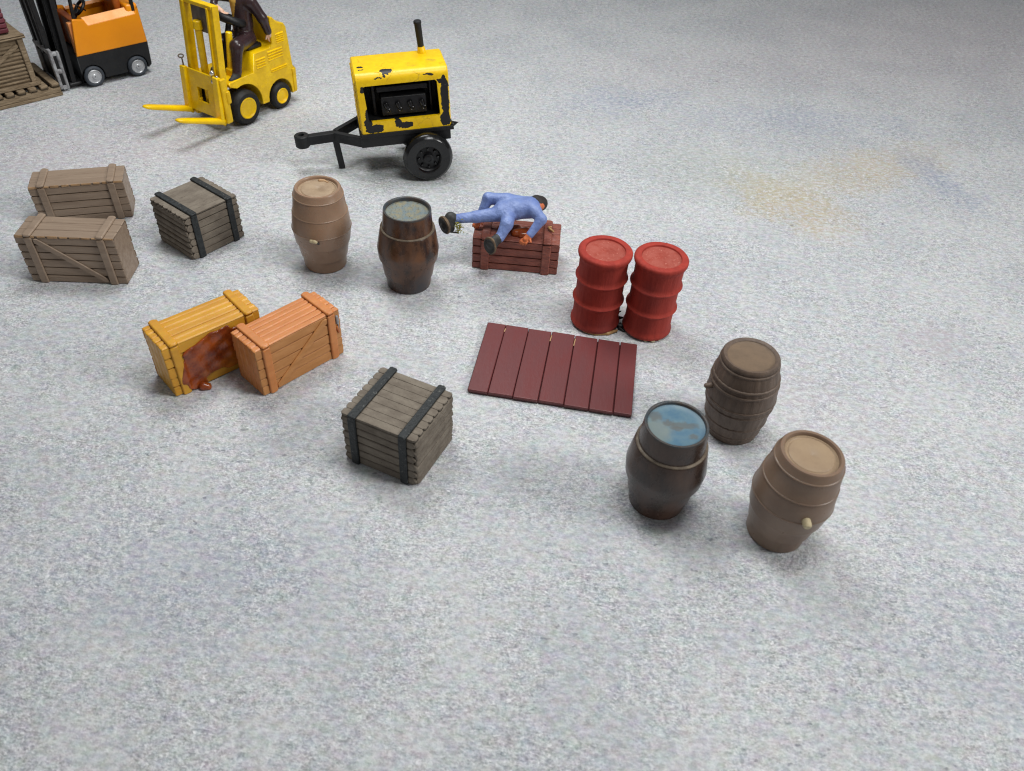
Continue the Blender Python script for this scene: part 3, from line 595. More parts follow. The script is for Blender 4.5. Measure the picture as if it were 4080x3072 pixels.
# ------------------------------------------------------------------ wheels
def wheel(parent, name, c, r_, w, side, tyre, rim, hub, rim_r=.55, style='disc'):
    """axle along local y; the outer face points to side*y"""
    M = Matrix.Translation(Vector(c)) @ Matrix.Rotation(R(-90*side), 4, 'X')   # lathe z -> side*y
    e = w*.18
    wh = MB().lathe([(r_*rim_r, -w/2), (r_*.86, -w/2), (r_*.97, -w/2+e), (r_, -w/2+2*e), (r_, w/2-2*e), (r_*.97, w/2-e), (r_*.86, w/2), (r_*(rim_r+.08), w/2), (r_*rim_r, w/2-.012)], 40, M, cap1=False).build(name, tyre, parent, 'angle', 40)
    rr = r_*rim_r
    if style == 'disc':
        MB().lathe([(rr*1.0, w/2-.03), (rr*1.02, w/2-.008), (rr*.92, w/2-.002), (rr*.84, w/2-.012), (rr*.4, w/2-.008), (rr*.30, w/2+.006), (rr*.12, w/2+.006), (rr*.10, w/2-.008), (.0005, w/2-.008)], 32, M, cap0=False, cap1=False).build('rim', rim, wh, 'angle', 40)
    elif style == 'dish':
        MB().lathe([(rr*1.0, w/2-.03), (rr*1.03, w/2-.006), (rr*.95, w/2), (rr*.86, w/2-.012), (rr*.7, w/2-.026), (rr*.2, w/2-.022), (.0005, w/2-.02)], 32, M, cap0=False, cap1=False).build('rim', rim, wh, 'angle', 40)
    else:
        MB().lathe([(rr*1.02, w/2-.012), (rr*.95, w/2-.02), (rr*.86, w/2-.06), (rr*.40, w/2-.06), (rr*.38, w/2-.005), (rr*.30, w/2+.004), (rr*.18, w/2+.006), (rr*.16, w/2-.002), (.0005, w/2-.002)], 32, M, cap0=False, cap1=False).build('rim', rim, wh, 'angle', 40)
        for k in range(8):
            a = k*math.pi/4; b = MB(); b.box((rr*.62, -.014, w/2-.065), (rr*.84, .014, w/2-.03), .006, M @ Matrix.Rotation(a, 4, 'Z')); b.build('bolt', hub, wh)
    return wh

# ------------------------------------------------------------------ compressor trailer (local x along the trailer, hitch at -x, near side -y)
t = thing('compressor_trailer', 'chipped yellow engine compressor on black two-wheeled trailer with exhaust stack', 'trailer', (-2.59, 9.93, 0), 16, None, (0, -3.5))
z0, z1, v = .63, 1.405, .36; x0, x1 = .325, 1.515
# housing: side profile in y,z with rounded shoulders, front side has the open hatch
prof = [(-v, z0), (-v+.005, z1-.09), (-v+.02, z1-.045), (-v+.055, z1-.012), (-v+.10, z1), (v-.10, z1), (v-.04, z1-.02), (v, z1-.08), (v, z0)]
def pt(i, x): return (x, prof[i][0], prof[i][1])
b = MB(); n = len(prof); vs = []
xs = [x0, x0+.018, x1-.018, x1]
for k, x in enumerate(xs):
    ins = .016 if k in (0, 3) else 0
    for (py, pz) in prof: vs.append((x, py*(1-ins/v), pz-(ins if pz > z0+.1 else 0)))
fs = []
for k in range(3):
    for i in range(n-1):
        if k == 1 and i == 0: continue
        fs.append([k*n+i, k*n+i+1, (k+1)*n+i+1, (k+1)*n+i])
    fs.append([k*n+n-1, k*n, (k+1)*n, (k+1)*n+n-1])
fs.append([i for i in range(n)]); fs.append([3*n+i for i in range(n)][::-1])
# hatch frame on the near side between columns 1 and 2
A, B_, C_, D_ = 1*n+0, 1*n+1, 2*n+1, 2*n+0
hx0, hx1, hz0, hz1 = .440, 1.365, .785, 1.258; o = len(vs)
hy = lambda z: -v+.005*(z-z0)/(z1-.09-z0)
hole = [(hx0+.015, hz0), (hx0, hz0+.02), (hx0-.02, hz1-.02), (hx0, hz1), (hx1-.03, hz1+.005), (hx1-.005, hz1-.02), (hx1+.012, hz0+.02), (hx1-.01, hz0)]
for (hx, hz) in hole: vs.append((hx, hy(hz), hz))
for (hx, hz) in hole: vs.append((hx, hy(hz)+.045, hz))
fs += [[A, o+0, o+1, o+2], [A, o+2, B_], [B_, o+2, o+3], [B_, o+3, o+4, C_], [C_, o+4, o+5], [C_, o+5, D_], [D_, o+5, o+6, o+7], [D_, o+7, o+0, A]]
for i in range(8): fs.append([o+i, o+(i+1) % 8, o+8+(i+1) % 8, o+8+i])
b.add(vs, fs); housing = b.build('housing', 'chipped', t, 'angle', 30)
bay = MB(); bay.box((hx0-.03, -v+.05, hz0-.03), (hx1+.03, -v+.07, hz0-.0), 0); bay.box((hx0-.03, -v+.05, hz1), (hx1+.03, -v+.36, hz1+.03), 0); bay.box((hx0-.03, -v+.33, hz0-.03), (hx1+.03, -v+.36, hz1+.03), 0)
bay.box((hx0-.04, -v+.05, hz0-.03), (hx0-.02, -v+.36, hz1+.03), 0); bay.box((hx1+.012, -v+.05, hz0-.03), (hx1+.032, -v+.36, hz1+.03), 0); bay.box((hx0-.03, -v+.06, hz0-.04), (hx1+.03, -v+.36, hz0-.01), 0)
bay.build('engine_bay', 'void', t, False)
eng = MB(); eng.box((.62, -.27, .80), (1.22, -.08, 1.06), .02); eng.box((.58, -.21, 1.09), (1.26, -.08, 1.18), .02); eng.box((.52, -.17, .78), (.57, -.09, 1.24), .01); eng.box((1.27, -.18, .78), (1.31, -.09, 1.25), .01)
eo = eng.build('engine', 'black', t)
for k in range(4):
    c = Vector((.68+.155*k, -.27, .98)); q = MB(); q.tube(c, c+Vector((.02, -.03, -.06)), .036, .03, 14); q.torus(c+Vector((.03, -.035, -.085)), (0, 1, .4), .026, .009, 14, 6); q.build('cylinder', 'gloss_black', eo, 'angle', 40)
q = MB(); q.tube((1.262, .20, z1-.02), (1.254, .20, z1+.085), .060, .046, 18); q.build('exhaust_collar', 'yellow', t, 'angle', 40)
q = MB(); q.tube((1.256, .20, z1+.05), (1.235, .20, 1.80), .041, .046, 18); q.tube((1.2365, .20, 1.765), (1.2345, .20, 1.81), .052, .05, 18); q.build('exhaust_stack', 'black_dull', t, 'angle', 40)
for k in range(10):
    q = MB(); q.box((x0-.014, -v+.03, .67+.068*k), (x0+.01, v-.05, .705+.068*k), .008, jit=.004); q.build('grille_slat', 'yellow_dirty', t)
ch = MB(); ch.box((.30, -.355, .435), (1.50, -.285, .575), .008); ch.box((.30, .285, .435), (1.50, .355, .575), .008); ch.box((.30, -.285, .46), (.38, .285, .57), .006); ch.box((1.42, -.285, .46), (1.50, .285, .57), .006); ch.box((.315, -.375, .573), (1.545, .375, .628), .006)
ch.add([(1.50, -.36, .575), (1.50, -.25, .575), (1.625, -.30, .635), (1.50, -.36, .65), (1.50, -.25, .65)], [[0, 1, 2], [3, 2, 4], [0, 2, 3], [1, 4, 2], [0, 3, 4, 1]])
ch.box((1.08, -.40, .24), (1.22, .40, .33), .01); ch.box((1.10, -.35, .31), (1.20, -.29, .45), .005); ch.box((1.10, .29, .31), (1.20, .35, .45), .005)
ch.build('chassis', 'black', t)
db = MB(); db.bar((.33, -.32, .505), (-.02, -.03, .485), .07, .135, .008); db.bar((.33, .32, .505), (-.02, .03, .485), .07, .135, .008); db.bar((.03, 0, .482), (-.40, 0, .465), .105, .125, .01)
db.build('drawbar', 'black_dull', t)
hr = MB(); hr.lathe([(.040, .375), (.085, .38), (.098, .395), (.098, .535), (.088, .545), (.040, .545), (.037, .53), (.037, .385)], 28, Matrix.Translation((-.465, 0, 0)), cap0=False, cap1=False); hr.build('hitch_ring', 'black_dull', t, 'angle', 40)
lg = MB(); lg.bar((-.03, 0, .45), (.0, 0, .004), .07, .085, .012, upv=(1, 0, 0)); lg.build('stand_leg', 'black', t)
wheel(t, 'wheel', (1.155, -.455, .268), .336, .175, -1, 'gloss_black', 'black', 'gloss_black', .52, 'spoked')
wheel(t, 'wheel', (1.155, .455, .268), .336, .175, 1, 'gloss_black', 'black', 'gloss_black', .52, 'spoked')

# ------------------------------------------------------------------ yellow forklift (local x forward, y to its left = near side)
def arc(cx, cz, r_, a0, a1, n):
    return [(cx+r_*math.cos(R(a0+(a1-a0)*i/n)), cz+r_*math.sin(R(a0+(a1-a0)*i/n))) for i in range(n+1)]
yf = thing('forklift', 'thickly painted yellow forklift with raised-tip forks, driven by the man in brown', 'forklift', (-4.609, 11.150, 0), -120)
poly = [(.10, .665), (.11, .60)] + arc(-.13, .25, .315, 70, 182, 9) + [(-.445, .17), (-.575, .165)] + arc(-.82, .2, .235, -5, 185, 12) + [(-1.065, .15), (-1.16, .15), (-1.175, .20), (-1.19, .50), (-1.135, .565), (-1.10, 1.14), (-1.06, 1.20), (-.94, 1.24), (-.86, 1.33), (-.80, 1.33), (-.78, .985), (-.72, .935), (-.42, .935), (-.36, .68), (-.10, .675)]
MB().prism(poly, -.37, .37, .014).build('body', 'yellow_dirty', yf, 'wn')
MB().box((-1.16, -.385, .17), (-1.09, .385, .52), .014, jit=.003).build('bumper', 'yellow_dirty', yf)
for (xa, xb, za, zb, nn) in ((-.42, -.62, .70, .85, 4), (-.66, -.97, .745, .90, 4), (-.68, -1.02, .575, .63, 2), (-.86, -1.03, .95, 1.10, 5)):
    for k in range(nn):
        z = za+(zb-za)*(k+.5)/nn
        MB().slab(((xa+xb)/2, .368, z), (-1, 0, 0), (0, 0, 1), abs(xb-xa)-.01, (zb-za)/nn*.72, .016, .012, .010, .002).build('louvre', 'yellow', yf)
MB().box((-.70, -.12, .93), (-.42, .26, 1.0), .03, seg=2).build('seat', 'black', yf, True)
wheel(yf, 'wheel', (-.10, .335, .25), .25, .21, 1, 'rubber', 'yellow', 'yellow', .60, 'dish')
wheel(yf, 'wheel', (-.10, -.335, .25), .25, .21, -1, 'rubber', 'yellow', 'yellow', .60, 'dish')
wheel(yf, 'wheel', (-.81, .345, .195), .195, .13, 1, 'rubber', 'yellow', 'yellow', .58, 'dish')
wheel(yf, 'wheel', (-.81, -.345, .195), .195, .13, -1, 'rubber', 'yellow', 'yellow', .58, 'dish')
q = MB(); q.bar((-.10, -.30, .25), (-.10, .30, .25), .08, .08); q.bar((-.81, -.30, .195), (-.81, .30, .195), .08, .08); q.box((-.6, -.2, .12), (-.1, .2, .3), .02); q.build('axle', 'black', yf)
mast = MB()
for sy in (-1, 1):
    mast.bar((.225, sy*.285, .10), (.065, sy*.280, 1.69), .115, .095, .008, .004, (0, 1, 0))
    mast.bar((.285, sy*.245, .12), (.135, sy*.238, 1.66), .035, .035, .006, .002, (0, 1, 0))
mast.bar((.085, -.31, 1.67), (.085, .31, 1.67), .10, .05, .008, .003); mast.bar((.19, -.28, .55), (.19, .28, .55), .06, .06, .006)
mast.build('mast', 'yellow_dirty', yf)
q = MB(); q.bar((.105, 0, 1.30), (.08, 0, 1.66), .30, .015, .003, 0, (1, 0, 0)); q.build('mast_backplate', 'mast_metal', yf)
q = MB(); q.tube((.20, -.02, .30), (.135, -.02, 1.36), .05, .05, 16); q.tube((.138, -.02, 1.33), (.130, -.02, 1.45), .068, .062, 16); q.build('lift_cylinder', 'yellow_dirty', yf, 'angle', 40)
q = MB(); q.tube((-.13, .17, .74), (-.21, .17, 1.25), .048, .046, 16); q.box((-.17, .11, .66), (-.07, .26, .77), .014, jit=.004); q.build('tilt_cylinder', 'yellow', yf, 'angle', 40)
# carriage with an opening
car = MB(); xa, xb = .288, .312
tl = lambda z: .325-.10*(z-.2)
for (ya, yb, za, zb) in ((-.33, .33, .56, .78), (-.33, .33, .20, .36), (-.33, -.10, .36, .56), (.12, .33, .36, .56)):
    car.add([(tl(z)+dx, y, z) for dx in (-.014, .014) for y in (ya, yb) for z in (za, zb)], [[0, 1, 3, 2], [4, 6, 7, 5], [0, 4, 5, 1], [2, 3, 7, 6], [0, 2, 6, 4], [1, 5, 7, 3]])
car.box((tl(.4)-.03, -.10, .35), (tl(.4)+.01, -.06, .40), .004)
car.build('carriage', 'yellow_dirty', yf, False)
for sy in (-1, 1):
    q = MB(); q.bar((.35, sy*.335, .16), (.285, sy*.335, .80), .075, .11, .014, .004, (0, 1, 0))
    q.build('fork_shank', 'yellow', yf)
    q = MB(); y = sy*.335
    P0 = Vector((.305, y, .165)); P1 = Vector((1.07, y, .452)); dv = (P1-P0); nrm = Vector((-dv.z, 0, dv.x)).normalized()
    secs = [(0, .062, .055), (.06, .060, .040), (.5, .058, .034), (.86, .056, .030), (.96, .044, .022), (1.0, .024, .012)]; vs = []; fs = []
    for f_, w, hh in secs:
        c = P0+dv*f_
        for (a, bb) in ((-1, -.6), (-.7, -1), (.7, -1), (1, -.6), (1, .6), (.7, 1), (-.7, 1), (-1, .6)): vs.append(c+Vector((0, a*w+random.uniform(-.003, .003), 0))+nrm*(bb*hh))
    for k in range(len(secs)-1):
        for i in range(8): fs.append([k*8+i, k*8+(i+1) % 8, (k+1)*8+(i+1) % 8, (k+1)*8+i])
    fs.append(list(range(8))); fs.append(list(range(len(vs)-8, len(vs)))[::-1]); q.add(vs, fs); q.build('fork', 'yellow', yf, True)
q = MB(); q.box((.19, .375, .14), (.30, .425, .78), .014, jit=.006); q.box((.17, .39, .42), (.24, .44, .60), .014, jit=.004); q.build('side_guide', 'yellow_dirty', yf)
organic('chain_knot', [((.27, .25, .83), (.27, .25, .835), .036, .036, 0), ((.275, .30, .77), (.275, .34, .80), .03, .022, 0), ((.29, .26, .72), (.28, .29, .74), .032, .026, 0)], ['metal'], yf, .008, .008)
q = MB(); q.torus((.27, -.36, .92), (.2, .3, 1), .035, .010, 16, 6); q.tube((.275, -.34, .79), (.272, -.345, .905), .012, .009, 8); q.build('chain_loop', 'worn_ring', yf, True)
q = MB(); q.torus((-.40, .02, 1.335), (-.42, .05, .9), .165, .058, 32, 10); q.bar((-.55, .02, 1.27), (-.25, .02, 1.40), .05, .03); q.build('steering_wheel', 'black_worn', yf, True)
q = MB(); q.tube((-.36, .02, 1.30), (-.12, .02, .70), .04, .045, 12); q.build('steering_column', 'black', yf, True)

# ------------------------------------------------------------------ people
def finger_set(wr, palm, dirv, side, r_, mi):
    """five fingers from the end of the palm; dirv along the hand, side across it towards the thumb"""
    d = Vector(dirv).normalized(); s_ = Vector(side).normalized(); nn = d.cross(s_); out = []
    P = Vector(palm); scale = r_/.011
    for k, (off, ln) in enumerate(((-1.5, .040), (-.5, .050), (.5, .052), (1.5, .046))):
        a = P+s_*(off*-.022*scale); m_ = a+d*(ln*.55*scale)+nn*.004; e_ = m_+d*(ln*.45*scale)-nn*.012
        out += [(tuple(a), tuple(m_), r_, r_*.95, mi, .006), (tuple(m_), tuple(e_), r_*.95, r_*.75, mi, .006)]
    a = Vector(wr)*.55+P*.45+s_*.03*scale; e_ = a+(d*.6+s_*.8)*.045*scale
    out.append((tuple(a), tuple(e_), r_*1.15, r_*.85, mi, .008))
    return out
def world_to(o, pts): pass

# driver, in the forklift's frame
dr = thing('person', 'man in dark brown suit and mustard shirt sitting on the yellow forklift', 'person', (-4.609, 11.150, 0), -120)
S, K, B0, H0, MU = 0, 1, 2, 3, 4
P = [((-.56, .05, 1.07), (-.58, .05, 1.25), .145, .14, S), ((-.58, .05, 1.25), (-.62, .05, 1.52), .14, .145, S), ((-.62, -.06, 1.55), (-.64, .16, 1.55), .10, .10, S),
     ((-.62, .05, 1.58), (-.60, .04, 1.70), .055, .05, K), ((-.60, .04, 1.78), (-.585, .04, 1.84), .082, .095, K), ((-.62, .04, 1.86), (-.60, .04, 1.88), .092, .085, H0),
     ((-.51, .04, 1.80), (-.49, .04, 1.785), .018, .016, K), ((-.60, .13, 1.81), (-.60, .135, 1.83), .02, .018, K), ((-.60, -.05, 1.81), (-.60, -.055, 1.83), .02, .018, K),
     ((-.465, .03, 1.36), (-.50, .03, 1.56), .02, .06, MU),
     ((-.56, .13, 1.05), (-.22, .275, 1.075), .12, .095, S), ((-.22, .275, 1.075), (-.125, .30, .76), .09, .064, S), ((-.13, .30, .74), (-.06, .305, .685), .05, .045, B0), ((-.12, .30, .69), (.02, .31, .665), .042, .034, B0),
     ((-.56, -.03, 1.05), (-.22, -.09, 1.06), .105, .082, S), ((-.22, -.09, 1.06), (-.16, -.10, .78), .078, .055, S), ((-.17, -.10, .74), (-.03, -.10, .70), .05, .04, B0),
     ((-.655, .20, 1.56), (-.735, .30, 1.33), .085, .072, S), ((-.735, .30, 1.33), (-.775, .325, 1.16), .068, .058, S), ((-.78, .325, 1.14), (-.80, .325, 1.085), .036, .042, K),
     ((-.61, -.10, 1.56), (-.40, -.22, 1.60), .072, .06, S), ((-.40, -.22, 1.60), (-.29, -.14, 1.53), .058, .048, S), ((-.285, -.135, 1.52), (-.33, -.06, 1.445), .036, .04, K)]
P += finger_set((-.78, .325, 1.14), (-.805, .325, 1.06), (-.4, 0, -1), (1, 0, -.3), .014, K)
P += finger_set((-.285, -.135, 1.52), (-.345, -.045, 1.43), (-.5, .8, -.35), (.5, .3, .1), .014, K)
organic('body', P, ['brown_suit', 'skin', 'boot', 'hair', 'mustard'], dr, .011, .035)

# man in blue, face down across the red-brown crate (world axes)
mn = thing('person', 'man in blue coverall sprawled face down across the red-brown crate', 'person', (-.1, 8.0, .45), 0)
def w(x, y, z): return (x+.1, y-8.0, z-.45)
P = [(w(-.27, 7.94, .70), w(-.12, 7.98, .72), .11, .12, 0), (w(-.12, 7.98, .72), w(.04, 8.01, .73), .115, .12, 0), (w(.04, 8.08, .74), w(.10, 7.94, .74), .085, .085, 0),
     (w(.10, 8.04, .74), w(.16, 8.08, .73), .05, .05, 1), (w(.12, 8.12, .745), w(.165, 8.15, .72), .088, .088, 3), (w(.11, 8.20, .65), w(.115, 8.215, .635), .05, .048, 1), (w(.12, 8.225, .575), w(.121, 8.228, .568), .016, .014, 1),
     (w(-.27, 7.91, .69), w(-.56, 7.84, .665), .088, .066, 0), (w(-.56, 7.84, .665), w(-.79, 7.77, .66), .064, .052, 0),
     (w(-.84, 7.75, .685), w(-.875, 7.72, .61), .066, .078, 2), (w(-.865, 7.73, .60), w(-.845, 7.74, .555), .07, .055, 2),
     (w(-.19, 7.89, .70), w(-.20, 7.74, .66), .088, .072, 0), (w(-.20, 7.74, .66), w(-.265, 7.64, .545), .07, .055, 0), (w(-.30, 7.61, .535), w(-.345, 7.58, .50), .056, .064, 2), (w(-.35, 7.58, .49), w(-.345, 7.59, .44), .062, .052, 2),
     (w(.10, 7.94, .75), w(.19, 7.85, .69), .068, .06, 0), (w(.19, 7.85, .69), w(.08, 7.745, .555), .058, .045, 0), (w(.065, 7.735, .54), w(.03, 7.715, .50), .034, .036, 1),
     (w(.0, 8.10, .74), w(-.22, 8.08, .77), .075, .075, 0), (w(-.22, 8.08, .77), w(-.44, 8.10, .765), .078, .066, 0), (w(-.44, 8.10, .765), w(-.52, 8.03, .57), .064, .05, 0), (w(-.525, 8.02, .55), w(-.55, 7.99, .50), .032, .034, 1)]
P += finger_set(w(.065, 7.735, .54), w(.022, 7.71, .487), (-.6, -.35, -.7), (.7, -.5, 0), .013, 1)
P += finger_set(w(-.525, 8.02, .55), w(-.556, 7.985, .485), (-.4, -.4, -.8), (.8, -.5, 0), .012, 1)
mb_ = organic('body', P, ['blue_suit', 'orange_hand', 'boot', 'hair'], mn, .008, .028)
def sole(c, n, upv, a, b):
    n = Vector(n).normalized(); y_ = (Vector(upv)-n*Vector(upv).dot(n)).normalized(); x_ = y_.cross(n); c = Vector(c)
    M = Matrix(((x_.x*a, y_.x*b, n.x, c.x), (x_.y*a, y_.y*b, n.y, c.y), (x_.z*a, y_.z*b, n.z, c.z), (0, 0, 0, 1)))
    q_ = MB(); q_.lathe([(.90, -.03), (1.0, -.012), (1.0, .004), (.90, .012)], 20, M, wob=.03)
    so = q_.build('boot_sole', 'sole_edge', mn, 'angle', 40)
    r_ = MB(); r_.lathe([(.86, .010), (.84, .016)], 20, M, wob=.03); r_.build('tread', 'boot', so, 'angle', 40)
sole(w(-.372, 7.556, .475), (-.42, -.80, -.05), (-.1, .1, 1), .082, .112)
sole(w(-.908, 7.69, .615), (-.62, -.66, -.10), (-.35, .1, 1), .090, .112)
ms = MB(); random.seed(4)
for i in range(110):
    c = Vector(w(-.745, 7.70, .615))+Vector((random.gauss(0, .026), random.gauss(0, .018), random.gauss(-.012, .034))); d = Vector((random.gauss(0, 1), random.gauss(0, 1), random.gauss(0, 1))).normalized()
    s1 = d.orthogonal().normalized()*.005
    ms.add([c-s1, c+s1, c+d*.022+s1*.5, c+d*.018-s1], [[0, 1, 2, 3]])
ms.build('moss_tuft', 'moss', mn, False)
q = MB(); q.bar(w(-.83, 7.70, .525), w(-.735, 7.68, .535), .018, .016, .004, .002); q.build('twig', 'twig', mn)

# ------------------------------------------------------------------ orange forklift (local x forward, near side +y)
of = thing('forklift', 'orange and black toy forklift with black mast and silver wheel hubs', 'forklift', (-7.20, 12.16, 0), -133.3)
poly = [(.13, .49), (.135, .12), (.11, .10)] + arc(-.04, .155, .17, -18, 198, 10) + [(-.23, .095), (-.56, .095)] + arc(-.736, .155, .17, -18, 198, 10) + [(-.92, .10), (-.97, .14), (-.99, .50)]
MB().prism(poly, -.40, .40, .012).build('lower_body', 'black_dull', of, 'wn')
for sy in (-1, 1):
    side = [(.125, .49), (.04, 1.0), (.015, 1.015), (-.13, .985), (-.17, .90), (-.90, .93), (-.965, 1.02), (-.985, .49)]
    MB().prism(side, sy*.405-(.05 if sy > 0 else 0), sy*.405+(.05 if sy < 0 else 0), .01).build('side_panel', 'orange', of)
    ledge = MB(); ya, yb = sy*.400, sy*.30
    ledge.add([(-.17, ya, .90), (-.90, ya, .93), (-.92, yb, 1.02), (-.13, yb, .99), (-.17, ya-sy*.05, .86), (-.90, ya-sy*.05, .89), (-.92, yb-sy*.02, .98), (-.13, yb-sy*.02, .95)], [[0, 1, 2, 3], [4, 7, 6, 5], [0, 4, 5, 1], [1, 5, 6, 2], [2, 6, 7, 3], [3, 7, 4, 0]])
    ledge.build('sill', 'orange', of, False)
q = MB(); q.box((-.985, -.36, .49), (-.80, .36, 1.06), .03, seg=2); q.build('rear_cowl', 'orange', of, True)
q = MB(); q.box((-.10, -.36, .49), (.02, .36, .96), .02); q.build('dashboard', 'orange_dark', of)
MB().box((.02, .27, .50), (.10, .36, .96), .012).build('front_pillar', 'orange_crate', of); MB().box((.02, -.36, .50), (.10, -.22, 1.06), .012).build('front_pillar', 'orange_crate', of)
q = MB(); q.box((-.80, -.36, .49), (-.10, .36, .66), .01); q.build('floor', 'black', of)
q = MB(); q.box((-.78, -.17, .66), (-.46, .17, .80), .03, seg=2); q.box((-.80, -.2, .78), (-.68, .22, 1.20), .05, seg=2); q.build('seat', 'orange_dark', of, True)
q = MB(); q.torus((-.225, .08, 1.06), (.8, -.1, .75), .11, .024, 28, 8); q.tube((-.20, .08, 1.04), (-.06, .08, .86), .022, .026, 10); q.bar((-.30, .08, 1.00), (-.16, .08, 1.12), .03, .02, .004); q.build('steering_wheel', 'black', of, True)
for sy in (-1, 1):
    MB().bar((-.905, sy*.345, .96), (-.93, sy*.345, 1.75), .05, .05, .008, 0, (0, 1, 0)).build('guard_post', 'black', of); MB().bar((-.01, sy*.345, .96), (-.08, sy*.345, 1.75), .045, .045, .008, 0, (0, 1, 0)).build('guard_post', 'black', of)
q = MB(); q.box((-.96, -.38, 1.74), (-.04, .38, 1.79), .015); q.build('roof_guard', 'black', of)
for (x, y) in ((-.04, 1), (-.04, -1), (-.736, 1), (-.736, -1)):
    wheel(of, 'wheel', (x, y*.375, .155), .155, .10, y, 'grey_rubber', 'silver', 'silver', .66, 'disc')
mo = MB()
for sy in (-1, 1):
    mo.bar((.245, sy*.235, .06), (.155, sy*.235, 1.95), .075, .10, .008, .002, (0, 1, 0)); mo.bar((.30, sy*.15, .10), (.21, sy*.15, 1.95), .06, .07, .006, .002, (0, 1, 0))
mo.bar((.24, -.26, .12), (.24, .26, .12), .10, .12, .01); mo.bar((.2, -.26, .9), (.2, .26, .9), .05, .05, .006); mo.bar((.16, -.27, 1.93), (.16, .27, 1.93), .09, .05, .006); mo.box((.13, -.30, .04), (.33, .31, .10), .02)
mo.build('mast', 'black_worn', of)
q = MB(); q.tube((.22, .02, .2), (.15, .02, 1.6), .05, .05, 14); q.tube((.26, -.08, .2), (.2, -.08, 1.8), .02, .02, 8); q.build('lift_cylinder', 'black', of, True)
for (y, wd) in ((-.24, .09), (-.02, .10), (.17, .08)):
    MB().bar((.43, y, .50), (.445, y, 1.92), wd, .075, .008, .003, (1, 0, 0)).build('mast_upright', 'black_worn', of)
MB().bar((.44, -.29, 1.88), (.44, .22, 1.88), .07, .06, .008).build('mast_crosshead', 'black_worn', of)
ca = MB()
ca.box((.425, -.30, .06), (.475, -.22, .62), .014, jit=.008); ca.box((.43, -.30, .56), (.48, .30, .63), .014, jit=.008); ca.box((.43, .25, .05), (.48, .33, .64), .014, jit=.008)
ca.box((.335, .27, .03), (.385, .33, .60), .014, jit=.008); ca.box((.37, .275, .54), (.44, .325, .60), .010, jit=.006); ca.box((.37, .275, .28), (.44, .325, .34), .010, jit=.006); ca.box((.37, .275, .03), (.44, .325, .09), .010, jit=.006); ca.box((.43, -.25, .08), (.47, .28, .14), .01)
ca.build('carriage', 'silver_paint', of)
MB().box((.38, -.24, .09), (.43, .30, .56), .006).build('carriage_panel', 'black_worn', of)
for y in (-.24, .24):
    q = MB(); q.box((.36, y-.04, .02), (1.20, y+.04, .05), .008); q.build('fork', 'silver_paint', of)

# ------------------------------------------------------------------ pallet, louvred crate and maroon box in front of the orange forklift
FX, FL = Vector((-.6858, -.7278, 0)), Vector((.7278, -.6858, 0)); OO = Vector((-7.20, 12.16, 0))
def ofp(x, y): p = OO+FX*x+FL*y; return (p.x, p.y)
random.seed(21)
px, py = ofp(1.20, -.08)
pa = thing('pallet', 'weathered brown pallet carrying the louvred crate in front of the orange forklift', 'pallet', (px, py, 0), -133.3)
for y in (-.45, .0, .45): MB().box((-.70, y-.05, 0.052), (.70, y+.05, .135), .01, jit=.004).build('runner', 'pallet', pa)
for y in (-.455, .455): MB().box((-.71, y-.06, 0), (.71, y+.055, .05), .012, jit=.004).build('bottom_board', 'pallet', pa)
for i in range(9):
    x = -.64+.16*i
    MB().slab((x, 0, .136), (0, 1, 0), (-1, 0, 0), 1.0, .115, .06, .016, .014, .004).build('slat', 'pallet', pa)
px, py = ofp(1.30, -.03)
lc = thing('louvred_crate', 'brown slatted crate with diagonal brace riding on the pallet', 'crate', (px, py, .197), -133.3)
cl, cw, chh = 1.10, .72, .68
MB().box((-cl/2+.05, -cw/2+.05, 0), (cl/2-.05, cw/2-.05, chh), .006).build('inner_box', 'pallet', lc)
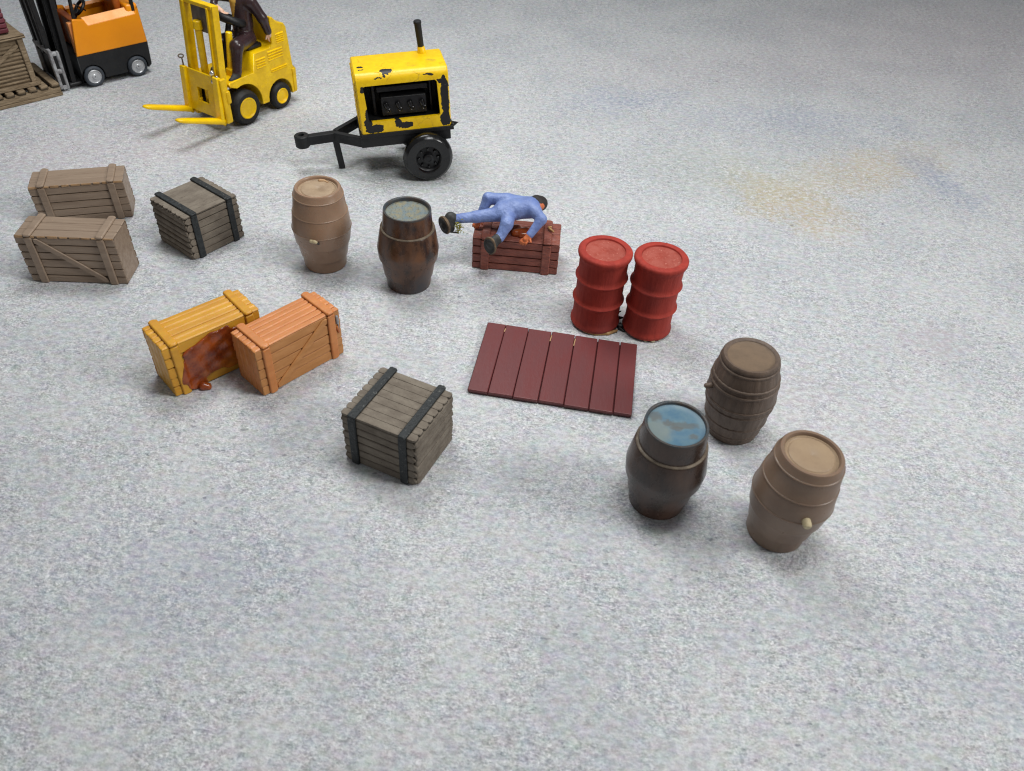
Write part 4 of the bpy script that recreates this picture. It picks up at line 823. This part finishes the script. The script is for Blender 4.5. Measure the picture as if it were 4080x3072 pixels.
for sy in (1, -1):
    for i in range(10):
        MB().slab((0, sy*(cw/2-.05), .085+.055*i), (-sy, 0, 0), (0, 0, 1), cl-.16, .040, .024, .006, .012, .003).build('slat', 'pallet', lc)
for sx in (1, -1):
    for i in range(10):
        MB().slab((sx*(cl/2-.05), 0, .085+.055*i), (0, sx, 0), (0, 0, 1), cw-.16, .040, .024, .006, .012, .003).build('slat', 'pallet', lc)
for sx in (-1, 1):
    for sy in (-1, 1): MB().box((sx*(cl/2-.045)-.04, sy*(cw/2-.045)-.04, 0), (sx*(cl/2-.045)+.04, sy*(cw/2-.045)+.04, chh), .012, jit=.003).build('corner_post', 'pallet', lc)
for sy in (-1, 1):
    MB().box((-cl/2-.03, sy*(cw/2-.01)-.035, .0), (cl/2+.03, sy*(cw/2-.01)+.035, .055), .014, jit=.004).build('bottom_rail', 'pallet', lc)
for sy in (1, -1):
    a = Vector((-cl/2+.10, sy*(cw/2-.02), chh-.08)); b_ = Vector((cl/2-.10, sy*(cw/2-.02), .07)); e = b_-a
    MB().bar(a, b_, .06, .035, .012, .003, (0, sy, 0)).build('diagonal_brace', 'pallet', lc)
q = MB(); q.box((-cl/2-.035, -cw/2-.035, chh), (cl/2+.035, cw/2+.035, chh+.045), .018, jit=.004); q.build('lid', 'pallet', lc)
for sy in (-1, 1): MB().box((-cl/2-.03, sy*cw/2-.04, chh+.043), (cl/2+.03, sy*cw/2+.03, chh+.062), .008, jit=.003).build('lid_rim', 'pallet', lc)
px, py = ofp(1.34, -.08)
mx = thing('maroon_box', 'maroon ribbed box on top of the brown slatted crate', 'box', (px, py, .943), -133.3)
MB().box((-.46, -.27, 0), (.46, .27, .50), .01).build('inner_box', 'maroon_box', mx)
for sy in (1, -1):
    for i in range(7): MB().slab((0, sy*.27, .035+.07*i), (-sy, 0, 0), (0, 0, 1), .95, .058, .026, .008, .012, .003).build('plank', 'maroon_box', mx)
for sx in (1, -1):
    for i in range(7): MB().slab((sx*.46, 0, .035+.07*i), (0, sx, 0), (0, 0, 1), .53, .058, .024, .008, .012, .003).build('plank', 'maroon_box', mx)
